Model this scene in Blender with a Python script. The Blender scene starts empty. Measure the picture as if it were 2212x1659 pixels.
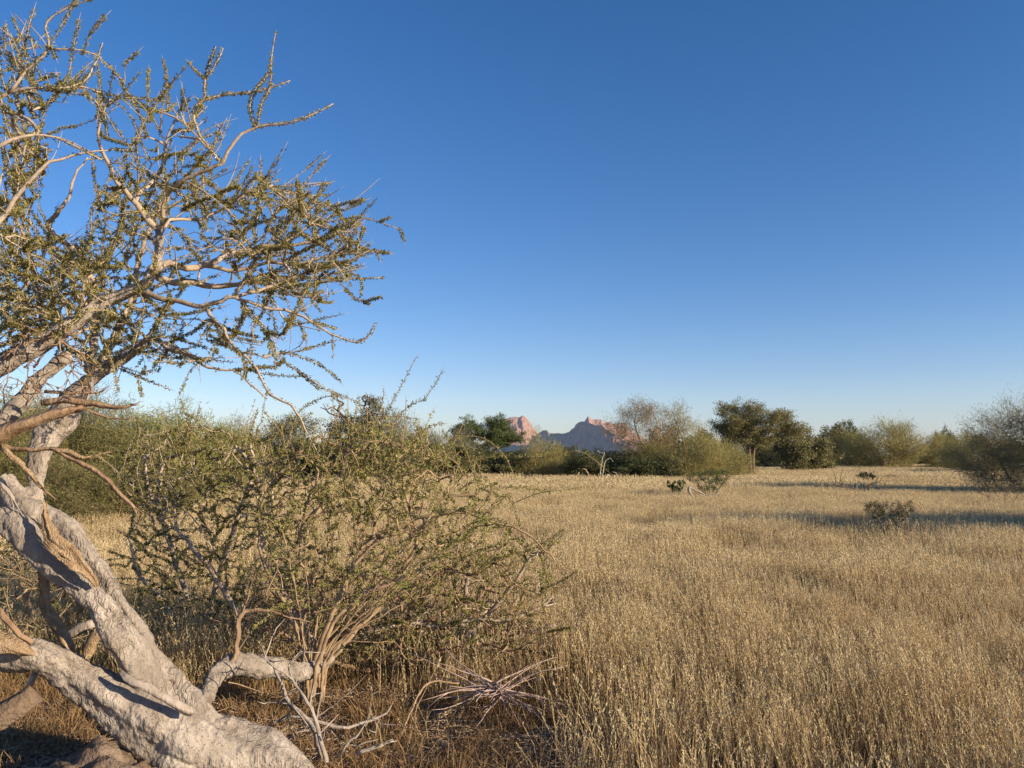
import bpy, math, random
import numpy as np
from mathutils import Vector, Matrix, noise as mnoise

R = math.radians
sc = bpy.context.scene
COL = sc.collection
rng = np.random.default_rng(7)
random.seed(7)

# ------------------------------------------------------------------ camera, sky, sun
CAM_Z = 1.6
PITCH = math.atan(155.5 / 1720.4)
cam = bpy.data.cameras.new('camera')
cam.lens = 28.0
cam.sensor_width = 36.0
cam.clip_start = 0.05
cam.clip_end = 30000.0
cam_o = bpy.data.objects.new('camera', cam)
COL.objects.link(cam_o)
cam_o.location = (0, 0, CAM_Z)
cam_o.rotation_euler = (R(90) + PITCH, 0, 0)
sc.camera = cam_o

SUN_AZ, SUN_EL = R(117), R(16.5)          # azimuth clockwise from +Y (view direction)
world = bpy.data.worlds.new('World')
sc.world = world
world.use_nodes = True
wn = world.node_tree
bg = wn.nodes['Background']
sky = wn.nodes.new('ShaderNodeTexSky')
sky.sky_type = 'NISHITA'
sky.sun_disc = False
sky.sun_elevation = SUN_EL
sky.sun_rotation = SUN_AZ
sky.altitude = 1100
sky.air_density = 1.0
sky.dust_density = 0.3
sky.ozone_density = 1.8
hs = wn.nodes.new('ShaderNodeHueSaturation'); hs.inputs['Saturation'].default_value = 1.34
wn.links.new(sky.outputs[0], hs.inputs['Color'])
tn = wn.nodes.new('ShaderNodeMixRGB'); tn.blend_type = 'MULTIPLY'; tn.inputs[0].default_value = 1; tn.inputs[2].default_value = (1.05, .93, 1.08, 1)
wn.links.new(hs.outputs[0], tn.inputs[1])
wn.links.new(tn.outputs[0], bg.inputs[0])
bg.inputs[1].default_value = 0.086

sv = Vector((math.sin(SUN_AZ) * math.cos(SUN_EL), math.cos(SUN_AZ) * math.cos(SUN_EL), math.sin(SUN_EL)))
sl = bpy.data.lights.new('sun', 'SUN')
sl.energy = 4.7
sl.angle = R(0.5)
sl.color = (1.0, 0.84, 0.61)
so = bpy.data.objects.new('sun', sl)
COL.objects.link(so)
so.rotation_euler = sv.to_track_quat('Z', 'Y').to_euler()

sc.view_settings.view_transform = 'Standard'
sc.view_settings.look = 'None'
sc.view_settings.exposure = 0.8
sc.view_settings.gamma = 1.0
sc.cycles.max_bounces = 6
sc.cycles.diffuse_bounces = 3
sc.cycles.transparent_max_bounces = 8

# ------------------------------------------------------------------ helpers
def at(px, py, d):
    """point at forward distance d seen in the direction of (px, py) of a 2212x1659 frame"""
    u = (px - 1106.0) / 1720.4
    v = (829.5 - py) / 1720.4
    y = math.cos(PITCH) - v * math.sin(PITCH)
    z = math.sin(PITCH) + v * math.cos(PITCH)
    k = d / y
    return np.array([u * k, d, CAM_Z + z * k])

def on_ground(px, d):
    return np.array([(px - 1106.0) / 1720.4 * d, d, 0.0])

def rows(px, py):
    return np.array([px, py])

class MB:
    """collects geometry, builds one mesh"""
    def __init__(s):
        s.v, s.f4, s.f3, s.t4, s.t3, s.n = [], [], [], [], [], 0
    def add(s, v, f4=None, f3=None, tint=None):
        v = np.asarray(v, dtype=np.float32)
        if f4 is not None and len(f4):
            f4 = np.asarray(f4, dtype=np.int64)
            s.f4.append(f4 + s.n)
            s.t4.append(np.full(len(f4), 0.5) if tint is None else (np.full(len(f4), tint) if np.isscalar(tint) else tint))
        if f3 is not None and len(f3):
            f3 = np.asarray(f3, dtype=np.int64)
            s.f3.append(f3 + s.n)
            s.t3.append(np.full(len(f3), 0.5 if tint is None or not np.isscalar(tint) else tint))
        s.v.append(v)
        s.n += len(v)
    def tube(s, pts, rad, sides=6, tint=0.5, flute=0.0, seed=0, ridge=0.0):
        pts = np.asarray(pts, dtype=float)
        rad = np.asarray(rad, dtype=float)
        n = len(pts)
        if n < 2:
            return
        tan = np.gradient(pts, axis=0)
        tan /= (np.linalg.norm(tan, axis=1, keepdims=True) + 1e-9)
        ref = np.array([0.0, 0.0, 1.0]) if abs(tan[0][2]) < 0.9 else np.array([1.0, 0, 0])
        a = np.cross(tan[0], ref); a /= np.linalg.norm(a) + 1e-9
        A = [a]
        for i in range(1, n):
            a = A[-1] - tan[i] * np.dot(A[-1], tan[i])
            a /= np.linalg.norm(a) + 1e-9
            A.append(a)
        A = np.array(A); B = np.cross(tan, A)
        th = np.linspace(0, 2 * math.pi, sides, endpoint=False)
        rr = rad[:, None] * np.ones(sides)[None]
        if flute:
            ph = seed * 1.7
            rr = rr * (1 + flute * np.sin(3 * th[None] + ph + np.linspace(0, 2.5, n)[:, None]) + flute * .6 * np.sin(5 * th[None] + ph * 2 - np.linspace(0, 4, n)[:, None]))
        if ridge:
            g1 = rng.normal(0, 1, sides); g2 = rng.normal(0, 1, sides); w_ = np.linspace(0, 1, n)[:, None]
            rr = rr * np.clip(1 + ridge * (g1[None] * (1 - w_) + g2[None] * w_) + rng.normal(0, ridge * .25, (n, sides)), .45, 1.6)
        V = pts[:, None] + rr[..., None] * (np.cos(th)[None, :, None] * A[:, None] + np.sin(th)[None, :, None] * B[:, None])
        V = V.reshape(-1, 3)
        i = np.arange(n - 1)[:, None] * sides
        j = np.arange(sides)[None]
        jn = (j + 1) % sides
        F = np.stack([i + j, i + jn, i + sides + jn, i + sides + j], axis=-1).reshape(-1, 4)
        c0, c1 = len(V), len(V) + 1
        V = np.vstack([V, pts[0], pts[-1]])
        k = np.arange(sides); kn = (k + 1) % sides
        f3 = np.vstack([np.stack([np.full(sides, c0), kn, k], 1),
                        np.stack([np.full(sides, c1), (n - 1) * sides + k, (n - 1) * sides + kn], 1)])
        s.add(V, F, f3, tint)
    def leaves(s, pos, dirs, L, Wd, tint):
        pos = np.asarray(pos); N = len(pos)
        if N == 0:
            return
        d = dirs / (np.linalg.norm(dirs, axis=1, keepdims=True) + 1e-9)
        r = rng.normal(size=(N, 3))
        sd = np.cross(d, r); sd /= (np.linalg.norm(sd, axis=1, keepdims=True) + 1e-9)
        L = np.broadcast_to(L, (N,))[:, None]; Wd = np.broadcast_to(Wd, (N,))[:, None]
        V = np.stack([pos, pos + d * L * .45 + sd * Wd * .5, pos + d * L, pos + d * L * .45 - sd * Wd * .5], 1).reshape(-1, 3)
        F = np.arange(N * 4).reshape(N, 4)
        s.add(V, F, None, np.broadcast_to(tint, (N,)))
    def build(s, name, mat, parent=None, smooth=False):
        me = bpy.data.meshes.new(name)
        V = np.vstack(s.v).astype(np.float32)
        f4 = np.vstack(s.f4) if s.f4 else np.zeros((0, 4), int)
        f3 = np.vstack(s.f3) if s.f3 else np.zeros((0, 3), int)
        t = np.concatenate(([np.concatenate(s.t4)] if s.t4 else []) + ([np.concatenate(s.t3)] if s.t3 else []))
        me.vertices.add(len(V)); me.vertices.foreach_set('co', V.ravel())
        nl = f4.size + f3.size
        me.loops.add(nl)
        me.loops.foreach_set('vertex_index', np.concatenate([f4.ravel(), f3.ravel()]).astype(np.int32))
        tot = np.concatenate([np.full(len(f4), 4), np.full(len(f3), 3)]).astype(np.int32)
        st = np.concatenate([[0], np.cumsum(tot)[:-1]]).astype(np.int32)
        me.polygons.add(len(tot))
        me.polygons.foreach_set('loop_start', st)
        me.polygons.foreach_set('loop_total', tot)
        if smooth:
            me.polygons.foreach_set('use_smooth', np.ones(len(tot), dtype=bool))
        at_ = me.attributes.new('tint', 'FLOAT', 'FACE')
        at_.data.foreach_set('value', t.astype(np.float32))
        me.update(calc_edges=True)
        me.materials.append(mat)
        o = bpy.data.objects.new(name, me)
        COL.objects.link(o)
        if parent is not None:
            o.parent = parent
        return o

def tag(o, label=None, cat=None, group=None, kind=None):
    if label: o['label'] = label
    if cat: o['category'] = cat
    if group: o['group'] = group
    if kind: o['kind'] = kind
    return o

def empty(name, loc, label, cat, group=None):
    o = bpy.data.objects.new(name, None)
    COL.objects.link(o)
    o.location = loc
    o.empty_display_size = 0.2
    return tag(o, label, cat, group)

def part(mb, name, mat, parent, smooth=False, label=None):
    """geometry given in world coordinates, parented to an unrotated empty"""
    o = mb.build(name, mat, parent, smooth)
    L = np.array(parent.location)
    n = len(o.data.vertices)
    a = np.empty(n * 3, dtype=np.float32); o.data.vertices.foreach_get('co', a)
    a = a.reshape(-1, 3) - L
    o.data.vertices.foreach_set('co', a.ravel().astype(np.float32))
    o.data.update()
    if label: o['label'] = label
    return o

def smooth_path(P, step=0.05):
    """Catmull-Rom through rows (x,y,z,r)"""
    P = np.asarray(P, dtype=float)
    Q = np.vstack([2 * P[0] - P[1], P, 2 * P[-1] - P[-2]])
    out = []
    for i in range(1, len(Q) - 2):
        p0, p1, p2, p3 = Q[i - 1], Q[i], Q[i + 1], Q[i + 2]
        n = max(2, int(np.linalg.norm(p2[:3] - p1[:3]) / step))
        for t in np.linspace(0, 1, n, endpoint=False):
            out.append(0.5 * ((2 * p1) + (-p0 + p2) * t + (2 * p0 - 5 * p1 + 4 * p2 - p3) * t * t + (-p0 + 3 * p1 - 3 * p2 + p3) * t ** 3))
    out.append(P[-1])
    out = np.array(out)
    out[:, 3] = np.maximum(out[:, 3], 0.0008)
    return out

def trace(pts, step=0.05):
    """pts: (px, py, depth, width_px) -> world x,y,z,r rows, smoothed"""
    rws = []
    for px, py, d, w in pts:
        p = at(px, py, d)
        rws.append([p[0], p[1], p[2], w * .5 * d / 1720.4])
    return smooth_path(rws, step)

# ------------------------------------------------------------------ materials
def nodes_of(name):
    m = bpy.data.materials.new(name)
    m.use_nodes = True
    nt = m.node_tree
    b = nt.nodes['Principled BSDF']
    return m, nt, b

def ramp(nt, stops):
    r = nt.nodes.new('ShaderNodeValToRGB')
    el = r.color_ramp.elements
    while len(el) < len(stops): el.new(0.5)
    for e, (p, c) in zip(el, stops):
        e.position = p; e.color = (*c, 1)
    return r

def leaf_mat(name, stops, rough=0.7, trans=0.3, spec=0.2):
    m, nt, b = nodes_of(name)
    a = nt.nodes.new('ShaderNodeAttribute'); a.attribute_name = 'tint'
    r = ramp(nt, stops)
    nt.links.new(a.outputs['Fac'], r.inputs[0])
    nt.links.new(r.outputs[0], b.inputs['Base Color'])
    b.inputs['Roughness'].default_value = rough
    b.inputs['Specular IOR Level'].default_value = spec
    if trans > 0:
        tr = nt.nodes.new('ShaderNodeBsdfTranslucent')
        nt.links.new(r.outputs[0], tr.inputs[0])
        mx = nt.nodes.new('ShaderNodeMixShader'); mx.inputs[0].default_value = trans
        nt.links.new(b.outputs[0], mx.inputs[1]); nt.links.new(tr.outputs[0], mx.inputs[2])
        nt.links.new(mx.outputs[0], nt.nodes['Material Output'].inputs[0])
    return m

def bark_mat(name, c1, c2, c3, scale=9.0, bump=0.25, stretch=(1, 1, 1), speck=0.0, rough=0.9, cracks=False):
    m, nt, b = nodes_of(name)
    tc = nt.nodes.new('ShaderNodeTexCoord')
    mp = nt.nodes.new('ShaderNodeMapping'); mp.inputs['Scale'].default_value = stretch
    nt.links.new(tc.outputs['Object'], mp.inputs[0])
    n1 = nt.nodes.new('ShaderNodeTexNoise'); n1.inputs['Scale'].default_value = scale; n1.inputs['Detail'].default_value = 6; n1.inputs['Roughness'].default_value = .65
    nt.links.new(mp.outputs[0], n1.inputs[0])
    r = ramp(nt, [(0.3, c1), (0.52, c2), (0.72, c3)])
    nt.links.new(n1.outputs[0], r.inputs[0])
    col = r.outputs[0]
    if speck > 0:
        n2 = nt.nodes.new('ShaderNodeTexNoise'); n2.inputs['Scale'].default_value = scale * 17; n2.inputs['Detail'].default_value = 3
        nt.links.new(mp.outputs[0], n2.inputs[0])
        r2 = ramp(nt, [(0.56, (0, 0, 0)), (0.63, (1, 1, 1))])
        nt.links.new(n2.outputs[0], r2.inputs[0])
        mul = nt.nodes.new('ShaderNodeMath'); mul.operation = 'MULTIPLY'; mul.inputs[1].default_value = speck
        nt.links.new(r2.outputs[0], mul.inputs[0])
        mx = nt.nodes.new('ShaderNodeMixRGB'); mx.inputs[2].default_value = (c1[0] * .35, c1[1] * .33, c1[2] * .32, 1)
        nt.links.new(mul.outputs[0], mx.inputs[0]); nt.links.new(col, mx.inputs[1])
        col = mx.outputs[0]
    crk = None
    if cracks:
        nd = nt.nodes.new('ShaderNodeTexNoise'); nd.inputs['Scale'].default_value = 5; nd.inputs['Detail'].default_value = 4
        nt.links.new(tc.outputs['Object'], nd.inputs[0])
        va = nt.nodes.new('ShaderNodeMixRGB'); va.blend_type = 'ADD'; va.inputs[0].default_value = .2
        mp2 = nt.nodes.new('ShaderNodeMapping'); mp2.inputs['Rotation'].default_value = (0, R(-32), 0); mp2.inputs['Scale'].default_value = (2.2, 2.2, .5)
        nt.links.new(tc.outputs['Object'], va.inputs[1]); nt.links.new(nd.outputs['Color'], va.inputs[2])
        nt.links.new(va.outputs[0], mp2.inputs[0])
        vo = nt.nodes.new('ShaderNodeTexVoronoi'); vo.feature = 'DISTANCE_TO_EDGE'; vo.inputs['Scale'].default_value = 19
        nt.links.new(mp2.outputs[0], vo.inputs[0])
        rc = ramp(nt, [(0, (.38, .38, .38)), (.05, (.2, .2, .2)), (.16, (0, 0, 0))])
        nt.links.new(vo.outputs['Distance'], rc.inputs[0])
        nm = nt.nodes.new('ShaderNodeTexNoise'); nm.inputs['Scale'].default_value = 3.1; nm.inputs['Detail'].default_value = 3
        nt.links.new(tc.outputs['Object'], nm.inputs[0])
        rm_ = ramp(nt, [(.42, (0, 0, 0)), (.62, (1, 1, 1))]); nt.links.new(nm.outputs[0], rm_.inputs[0])
        mm = nt.nodes.new('ShaderNodeMath'); mm.operation = 'MULTIPLY'
        nt.links.new(rc.outputs[0], mm.inputs[0]); nt.links.new(rm_.outputs[0], mm.inputs[1])
        crk = mm.outputs[0]
        mc = nt.nodes.new('ShaderNodeMixRGB'); mc.inputs[2].default_value = (.19, .145, .11, 1)
        nt.links.new(crk, mc.inputs[0]); nt.links.new(col, mc.inputs[1])
        # grey weathered patches
        ng_ = nt.nodes.new('ShaderNodeTexNoise'); ng_.inputs['Scale'].default_value = 2.2; ng_.inputs['Detail'].default_value = 7; ng_.inputs['Roughness'].default_value = .7
        nt.links.new(tc.outputs['Object'], ng_.inputs[0])
        rg = ramp(nt, [(.48, (0, 0, 0)), (.62, (.6, .6, .6))]); nt.links.new(ng_.outputs[0], rg.inputs[0])
        mg = nt.nodes.new('ShaderNodeMixRGB'); mg.inputs[2].default_value = (.24, .20, .165, 1)
        nt.links.new(rg.outputs[0], mg.inputs[0]); nt.links.new(mc.outputs[0], mg.inputs[1])
        col = mg.outputs[0]
    nt.links.new(col, b.inputs['Base Color'])
    b.inputs['Roughness'].default_value = rough
    b.inputs['Specular IOR Level'].default_value = 0.2
    if bump:
        n3 = nt.nodes.new('ShaderNodeTexNoise'); n3.inputs['Scale'].default_value = scale * 4; n3.inputs['Detail'].default_value = 5
        nt.links.new(mp.outputs[0], n3.inputs[0])
        bp = nt.nodes.new('ShaderNodeBump'); bp.inputs['Strength'].default_value = bump; bp.inputs['Distance'].default_value = 0.02
        if crk is None:
            nt.links.new(n3.outputs[0], bp.inputs['Height'])
        else:
            sb = nt.nodes.new('ShaderNodeMath'); sb.operation = 'MULTIPLY_ADD'; sb.inputs[1].default_value = -.7
            nt.links.new(crk, sb.inputs[0]); nt.links.new(n3.outputs[0], sb.inputs[2]); nt.links.new(sb.outputs[0], bp.inputs['Height'])
        nt.links.new(bp.outputs[0], b.inputs['Normal'])
    return m

M = {}
M['bark'] = bark_mat('pale_bark', (.18, .145, .115), (.35, .295, .245), (.49, .43, .365), 9, .95, (1, 1, .6), speck=.6, cracks=True)
M['bough'] = bark_mat('bough_bark', (.28, .21, .15), (.43, .34, .26), (.54, .45, .35), 9, .35, speck=.35)
M['twig'] = bark_mat('twig_bark', (.26, .19, .14), (.42, .33, .25), (.58, .48, .38), 14, 0)
M['dead'] = bark_mat('dead_wood', (.17, .10, .06), (.30, .20, .125), (.38, .27, .18), 12, .6, (1, 1, .35))
M['split'] = bark_mat('split_wood', (.22, .14, .08), (.40, .275, .16), (.52, .39, .25), 30, .8, (1, 1, .8), speck=.4)
M['grey_dead'] = bark_mat('weathered_wood', (.20, .16, .13), (.36, .30, .25), (.5, .43, .36), 14, .5, (1, 1, .4))
M['shrub_stem'] = bark_mat('shrub_stem', (.19, .12, .07), (.33, .23, .14), (.44, .33, .21), 16, 0)
M['dark_stem'] = bark_mat('dark_stem', (.06, .045, .035), (.11, .08, .06), (.18, .14, .1), 10, 0)
M['trunk_dark'] = bark_mat('rough_trunk', (.12, .08, .055), (.20, .14, .095), (.28, .20, .14), 6, .5)
M['gold_stem'] = bark_mat('gold_stem', (.22, .14, .07), (.36, .24, .11), (.45, .33, .18), 6, 0)
M['white_wood'] = bark_mat('bleached_wood', (.24, .20, .15), (.40, .34, .27), (.52, .46, .38), 10, .4)
M['leaf_fg'] = leaf_mat('thorn_leaf', [(0, (.10, .092, .024)), (.5, (.25, .225, .062)), (1, (.42, .36, .13))])
M['leaf_shrub'] = leaf_mat('shrub_leaf', [(0, (.11, .115, .027)), (.5, (.25, .25, .068)), (1, (.45, .42, .15))])
M['leaf_dark'] = leaf_mat('dark_leaf', [(0, (.045, .05, .018)), (.5, (.09, .098, .034)), (1, (.17, .17, .065))], trans=.2)
M['leaf_green'] = leaf_mat('green_leaf', [(0, (.04, .06, .016)), (.5, (.095, .125, .034)), (1, (.17, .20, .06))], trans=.25)
M['leaf_olive'] = leaf_mat('olive_leaf', [(0, (.11, .10, .038)), (.5, (.205, .185, .072)), (1, (.32, .285, .125))], trans=.3)
M['leaf_gold'] = leaf_mat('golden_leaf', [(0, (.17, .145, .048)), (.5, (.32, .28, .10)), (1, (.45, .39, .17))], trans=.3)
M['leaf_wisp'] = leaf_mat('wispy_leaf', [(0, (.16, .11, .055)), (.5, (.28, .21, .11)), (1, (.38, .31, .18))], trans=.3)
M['leaf_pale'] = leaf_mat('pale_olive_leaf', [(0, (.15, .135, .065)), (.5, (.27, .245, .125)), (1, (.40, .36, .20))], trans=.45)
M['leaf_black'] = leaf_mat('blackish_leaf', [(0, (.03, .033, .014)), (.5, (.06, .062, .026)), (1, (.12, .12, .05))], trans=.2)
M['old_wood'] = bark_mat('old_brown_wood', (.10, .068, .045), (.19, .13, .088), (.27, .20, .14), 10, .8, cracks=True)
M['leaf_grey'] = leaf_mat('grey_leaf', [(0, (.10, .09, .05)), (.5, (.19, .175, .10)), (1, (.29, .265, .16))], trans=.25)
M['grass'] = leaf_mat('dry_grass', [(0, (.22, .13, .06)), (.35, (.44, .31, .155)), (.7, (.60, .46, .25)), (1, (.74, .62, .38))], trans=.3)
M['rust'] = leaf_mat('rusty_tuft', [(0, (.15, .085, .04)), (.5, (.32, .20, .095)), (1, (.50, .38, .20))], trans=.25)

# ground
m, nt, b = nodes_of('sandy_ground')
tc = nt.nodes.new('ShaderNodeTexCoord')
n1 = nt.nodes.new('ShaderNodeTexNoise'); n1.inputs['Scale'].default_value = 1.3; n1.inputs['Detail'].default_value = 8; n1.inputs['Roughness'].default_value = .7
n2 = nt.nodes.new('ShaderNodeTexNoise'); n2.inputs['Scale'].default_value = 38; n2.inputs['Detail'].default_value = 5; n2.inputs['Roughness'].default_value = .75
nt.links.new(tc.outputs['Object'], n1.inputs[0]); nt.links.new(tc.outputs['Object'], n2.inputs[0])
r1 = ramp(nt, [(.3, (.22, .125, .068)), (.5, (.32, .20, .11)), (.7, (.42, .29, .165))])
r2 = ramp(nt, [(.35, (.42, .38, .34)), (.55, (1, 1, 1)), (.7, (1.35, 1.3, 1.2))])
nt.links.new(n1.outputs[0], r1.inputs[0]); nt.links.new(n2.outputs[0], r2.inputs[0])
mx = nt.nodes.new('ShaderNodeMixRGB'); mx.blend_type = 'MULTIPLY'; mx.inputs[0].default_value = 1
nt.links.new(r1.outputs[0], mx.inputs[1]); nt.links.new(r2.outputs[0], mx.inputs[2])
nt.links.new(mx.outputs[0], b.inputs['Base Color'])
b.inputs['Roughness'].default_value = .95; b.inputs['Specular IOR Level'].default_value = .1
bp = nt.nodes.new('ShaderNodeBump'); bp.inputs['Strength'].default_value = .8; bp.inputs['Distance'].default_value = .03
nt.links.new(n2.outputs[0], bp.inputs['Height']); nt.links.new(bp.outputs[0], b.inputs['Normal'])
M['ground'] = m

# mountain rock
m, nt, b = nodes_of('pink_granite')
tc = nt.nodes.new('ShaderNodeTexCoord')
mp = nt.nodes.new('ShaderNodeMapping'); mp.inputs['Scale'].default_value = (1, 1, .3)
nt.links.new(tc.outputs['Object'], mp.inputs[0])
n1 = nt.nodes.new('ShaderNodeTexNoise'); n1.inputs['Scale'].default_value = .035; n1.inputs['Detail'].default_value = 7; n1.inputs['Roughness'].default_value = .7
nt.links.new(mp.outputs[0], n1.inputs[0])
r1 = ramp(nt, [(.3, (.24, .125, .08)), (.5, (.40, .225, .15)), (.75, (.5, .30, .21))])
nt.links.new(n1.outputs[0], r1.inputs[0]); nt.links.new(r1.outputs[0], b.inputs['Base Color'])
b.inputs['Roughness'].default_value = .95; b.inputs['Specular IOR Level'].default_value = .1
bp = nt.nodes.new('ShaderNodeBump'); bp.inputs['Strength'].default_value = 1; bp.inputs['Distance'].default_value = 12
nt.links.new(n1.outputs[0], bp.inputs['Height']); nt.links.new(bp.outputs[0], b.inputs['Normal'])
M['rock'] = m

# ------------------------------------------------------------------ ground sheet
def ground_h(x, y):
    r = np.hypot(x, y)
    a = np.clip((60 - r) / 50, 0, 1)
    return a * (0.03 * np.sin(x * 1.3 + 1.1 * np.sin(y * .9)) * np.cos(y * 1.1 + .5) + .012 * np.sin(x * 4.1 + y * 2.3) * np.sin(y * 3.7 - x * 1.2))

nr, na = 230, 220
rad = np.concatenate([[0.0], np.geomspace(0.5, 14000, nr - 1)])
th = np.linspace(0, 2 * math.pi, na, endpoint=False)
X = rad[:, None] * np.cos(th)[None]; Yg = rad[:, None] * np.sin(th)[None]
Z = ground_h(X, Yg)
V = np.stack([X, Yg, Z], -1).reshape(-1, 3)
i = np.arange(nr - 1)[:, None] * na; j = np.arange(na)[None]; jn = (j + 1) % na
g = MB(); g.add(V, np.stack([i + j, i + na + j, i + na + jn, i + jn], -1).reshape(-1, 4))
tag(g.build('ground', M['ground'], smooth=True), kind='structure')

# ------------------------------------------------------------------ mountains
def mountain(name, sil, D, depth_w, k, label, seed, xc, dome=0.0):
    """sil: (px, py) skyline at distance D; the crest runs obliquely, k metres nearer per metre to the right"""
    sil = np.array(sil, dtype=float)
    xs = (sil[:, 0] - 1106) / 1720.4 * D
    hs = (984.0 - sil[:, 1]) / 1720.4 * D
    nx, ny = 260, 150
    x = np.linspace(xs[0], xs[-1], nx)
    S = np.interp(x, xs, hs)
    u = np.linspace(-1, 1, ny)
    V = []
    for a in range(ny):
        uu = u[a]
        F = np.clip(1 - abs(uu) ** 1.15, 0, 1) if uu > 0 else np.clip(1 - abs(uu) ** 1.05, 0, 1)
        yy = D + uu * depth_w - k * (x - xc)
        # keep the skyline where it is seen in spite of the oblique crest
        sc_ = (D - k * (x - xc)) / D
        xx = x * sc_
        nz = np.array([mnoise.fractal(Vector((xx[q] / 90 + seed, yy[q] / 90, seed)), 1, 2, 6) for q in range(nx)])
        rid = np.array([abs(mnoise.fractal(Vector((xx[q] / 40 + seed, yy[q] / 140, 3.3)), 1, 2, 4)) for q in range(nx)])
        h = S * sc_ * F + (nz * 30 - rid * 26) * F ** .5 * (1 - F ** 6 * .85)
        V.append(np.stack([xx, yy, h - 6], -1))
    V = np.array(V).reshape(-1, 3)
    i = np.arange(ny - 1)[:, None] * nx; j = np.arange(nx - 1)[None]
    F4 = np.stack([i + j, i + j + 1, i + nx + j + 1, i + nx + j], -1).reshape(-1, 4)
    mb = MB(); mb.add(V, F4)
    o = mb.build(name, M['rock'], smooth=False)
    tag(o, label, 'mountain', 'rock mountains on the horizon', 'structure')
    return o

mountain('mountain', [(1030, 975), (1050, 945), (1070, 915), (1086, 903), (1096, 899), (1106, 896), (1123, 896.5), (1128, 893), (1134, 895), (1141, 903), (1151, 919), (1160, 930), (1172, 944), (1186, 962), (1200, 975)],
         4600, 420, -0.25, 'rounded pink granite peak behind the umbrella shaped tree', 3.1, 60)
mountain('mountain', [(1110, 984), (1120, 976), (1135, 962), (1150, 944), (1165, 930), (1172, 926), (1181, 924), (1187, 931), (1198, 930), (1215, 932), (1230, 927), (1241, 919), (1243, 913), (1250, 907), (1257, 906), (1264, 907), (1276, 909), (1290, 914), (1300, 913), (1310, 922), (1326, 930), (1345, 944), (1380, 964), (1410, 980)],
         3800, 240, 1.7, 'blue shaded ridge sloping up to the right before the pink domes', 9.4, 350)
mountain('mountain', [(1235, 984), (1252, 930), (1262, 905), (1270, 893.5), (1278, 901), (1288, 903), (1299, 902), (1305, 909), (1310, 907), (1316, 906), (1324, 912), (1332, 910), (1344, 909), (1353, 916), (1362, 926), (1390, 945), (1440, 965), (1500, 980)],
         4300, 360, -.35, 'row of small pink sunlit domes with a pointed peak above the blue ridge', 5.2, 400)

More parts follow.
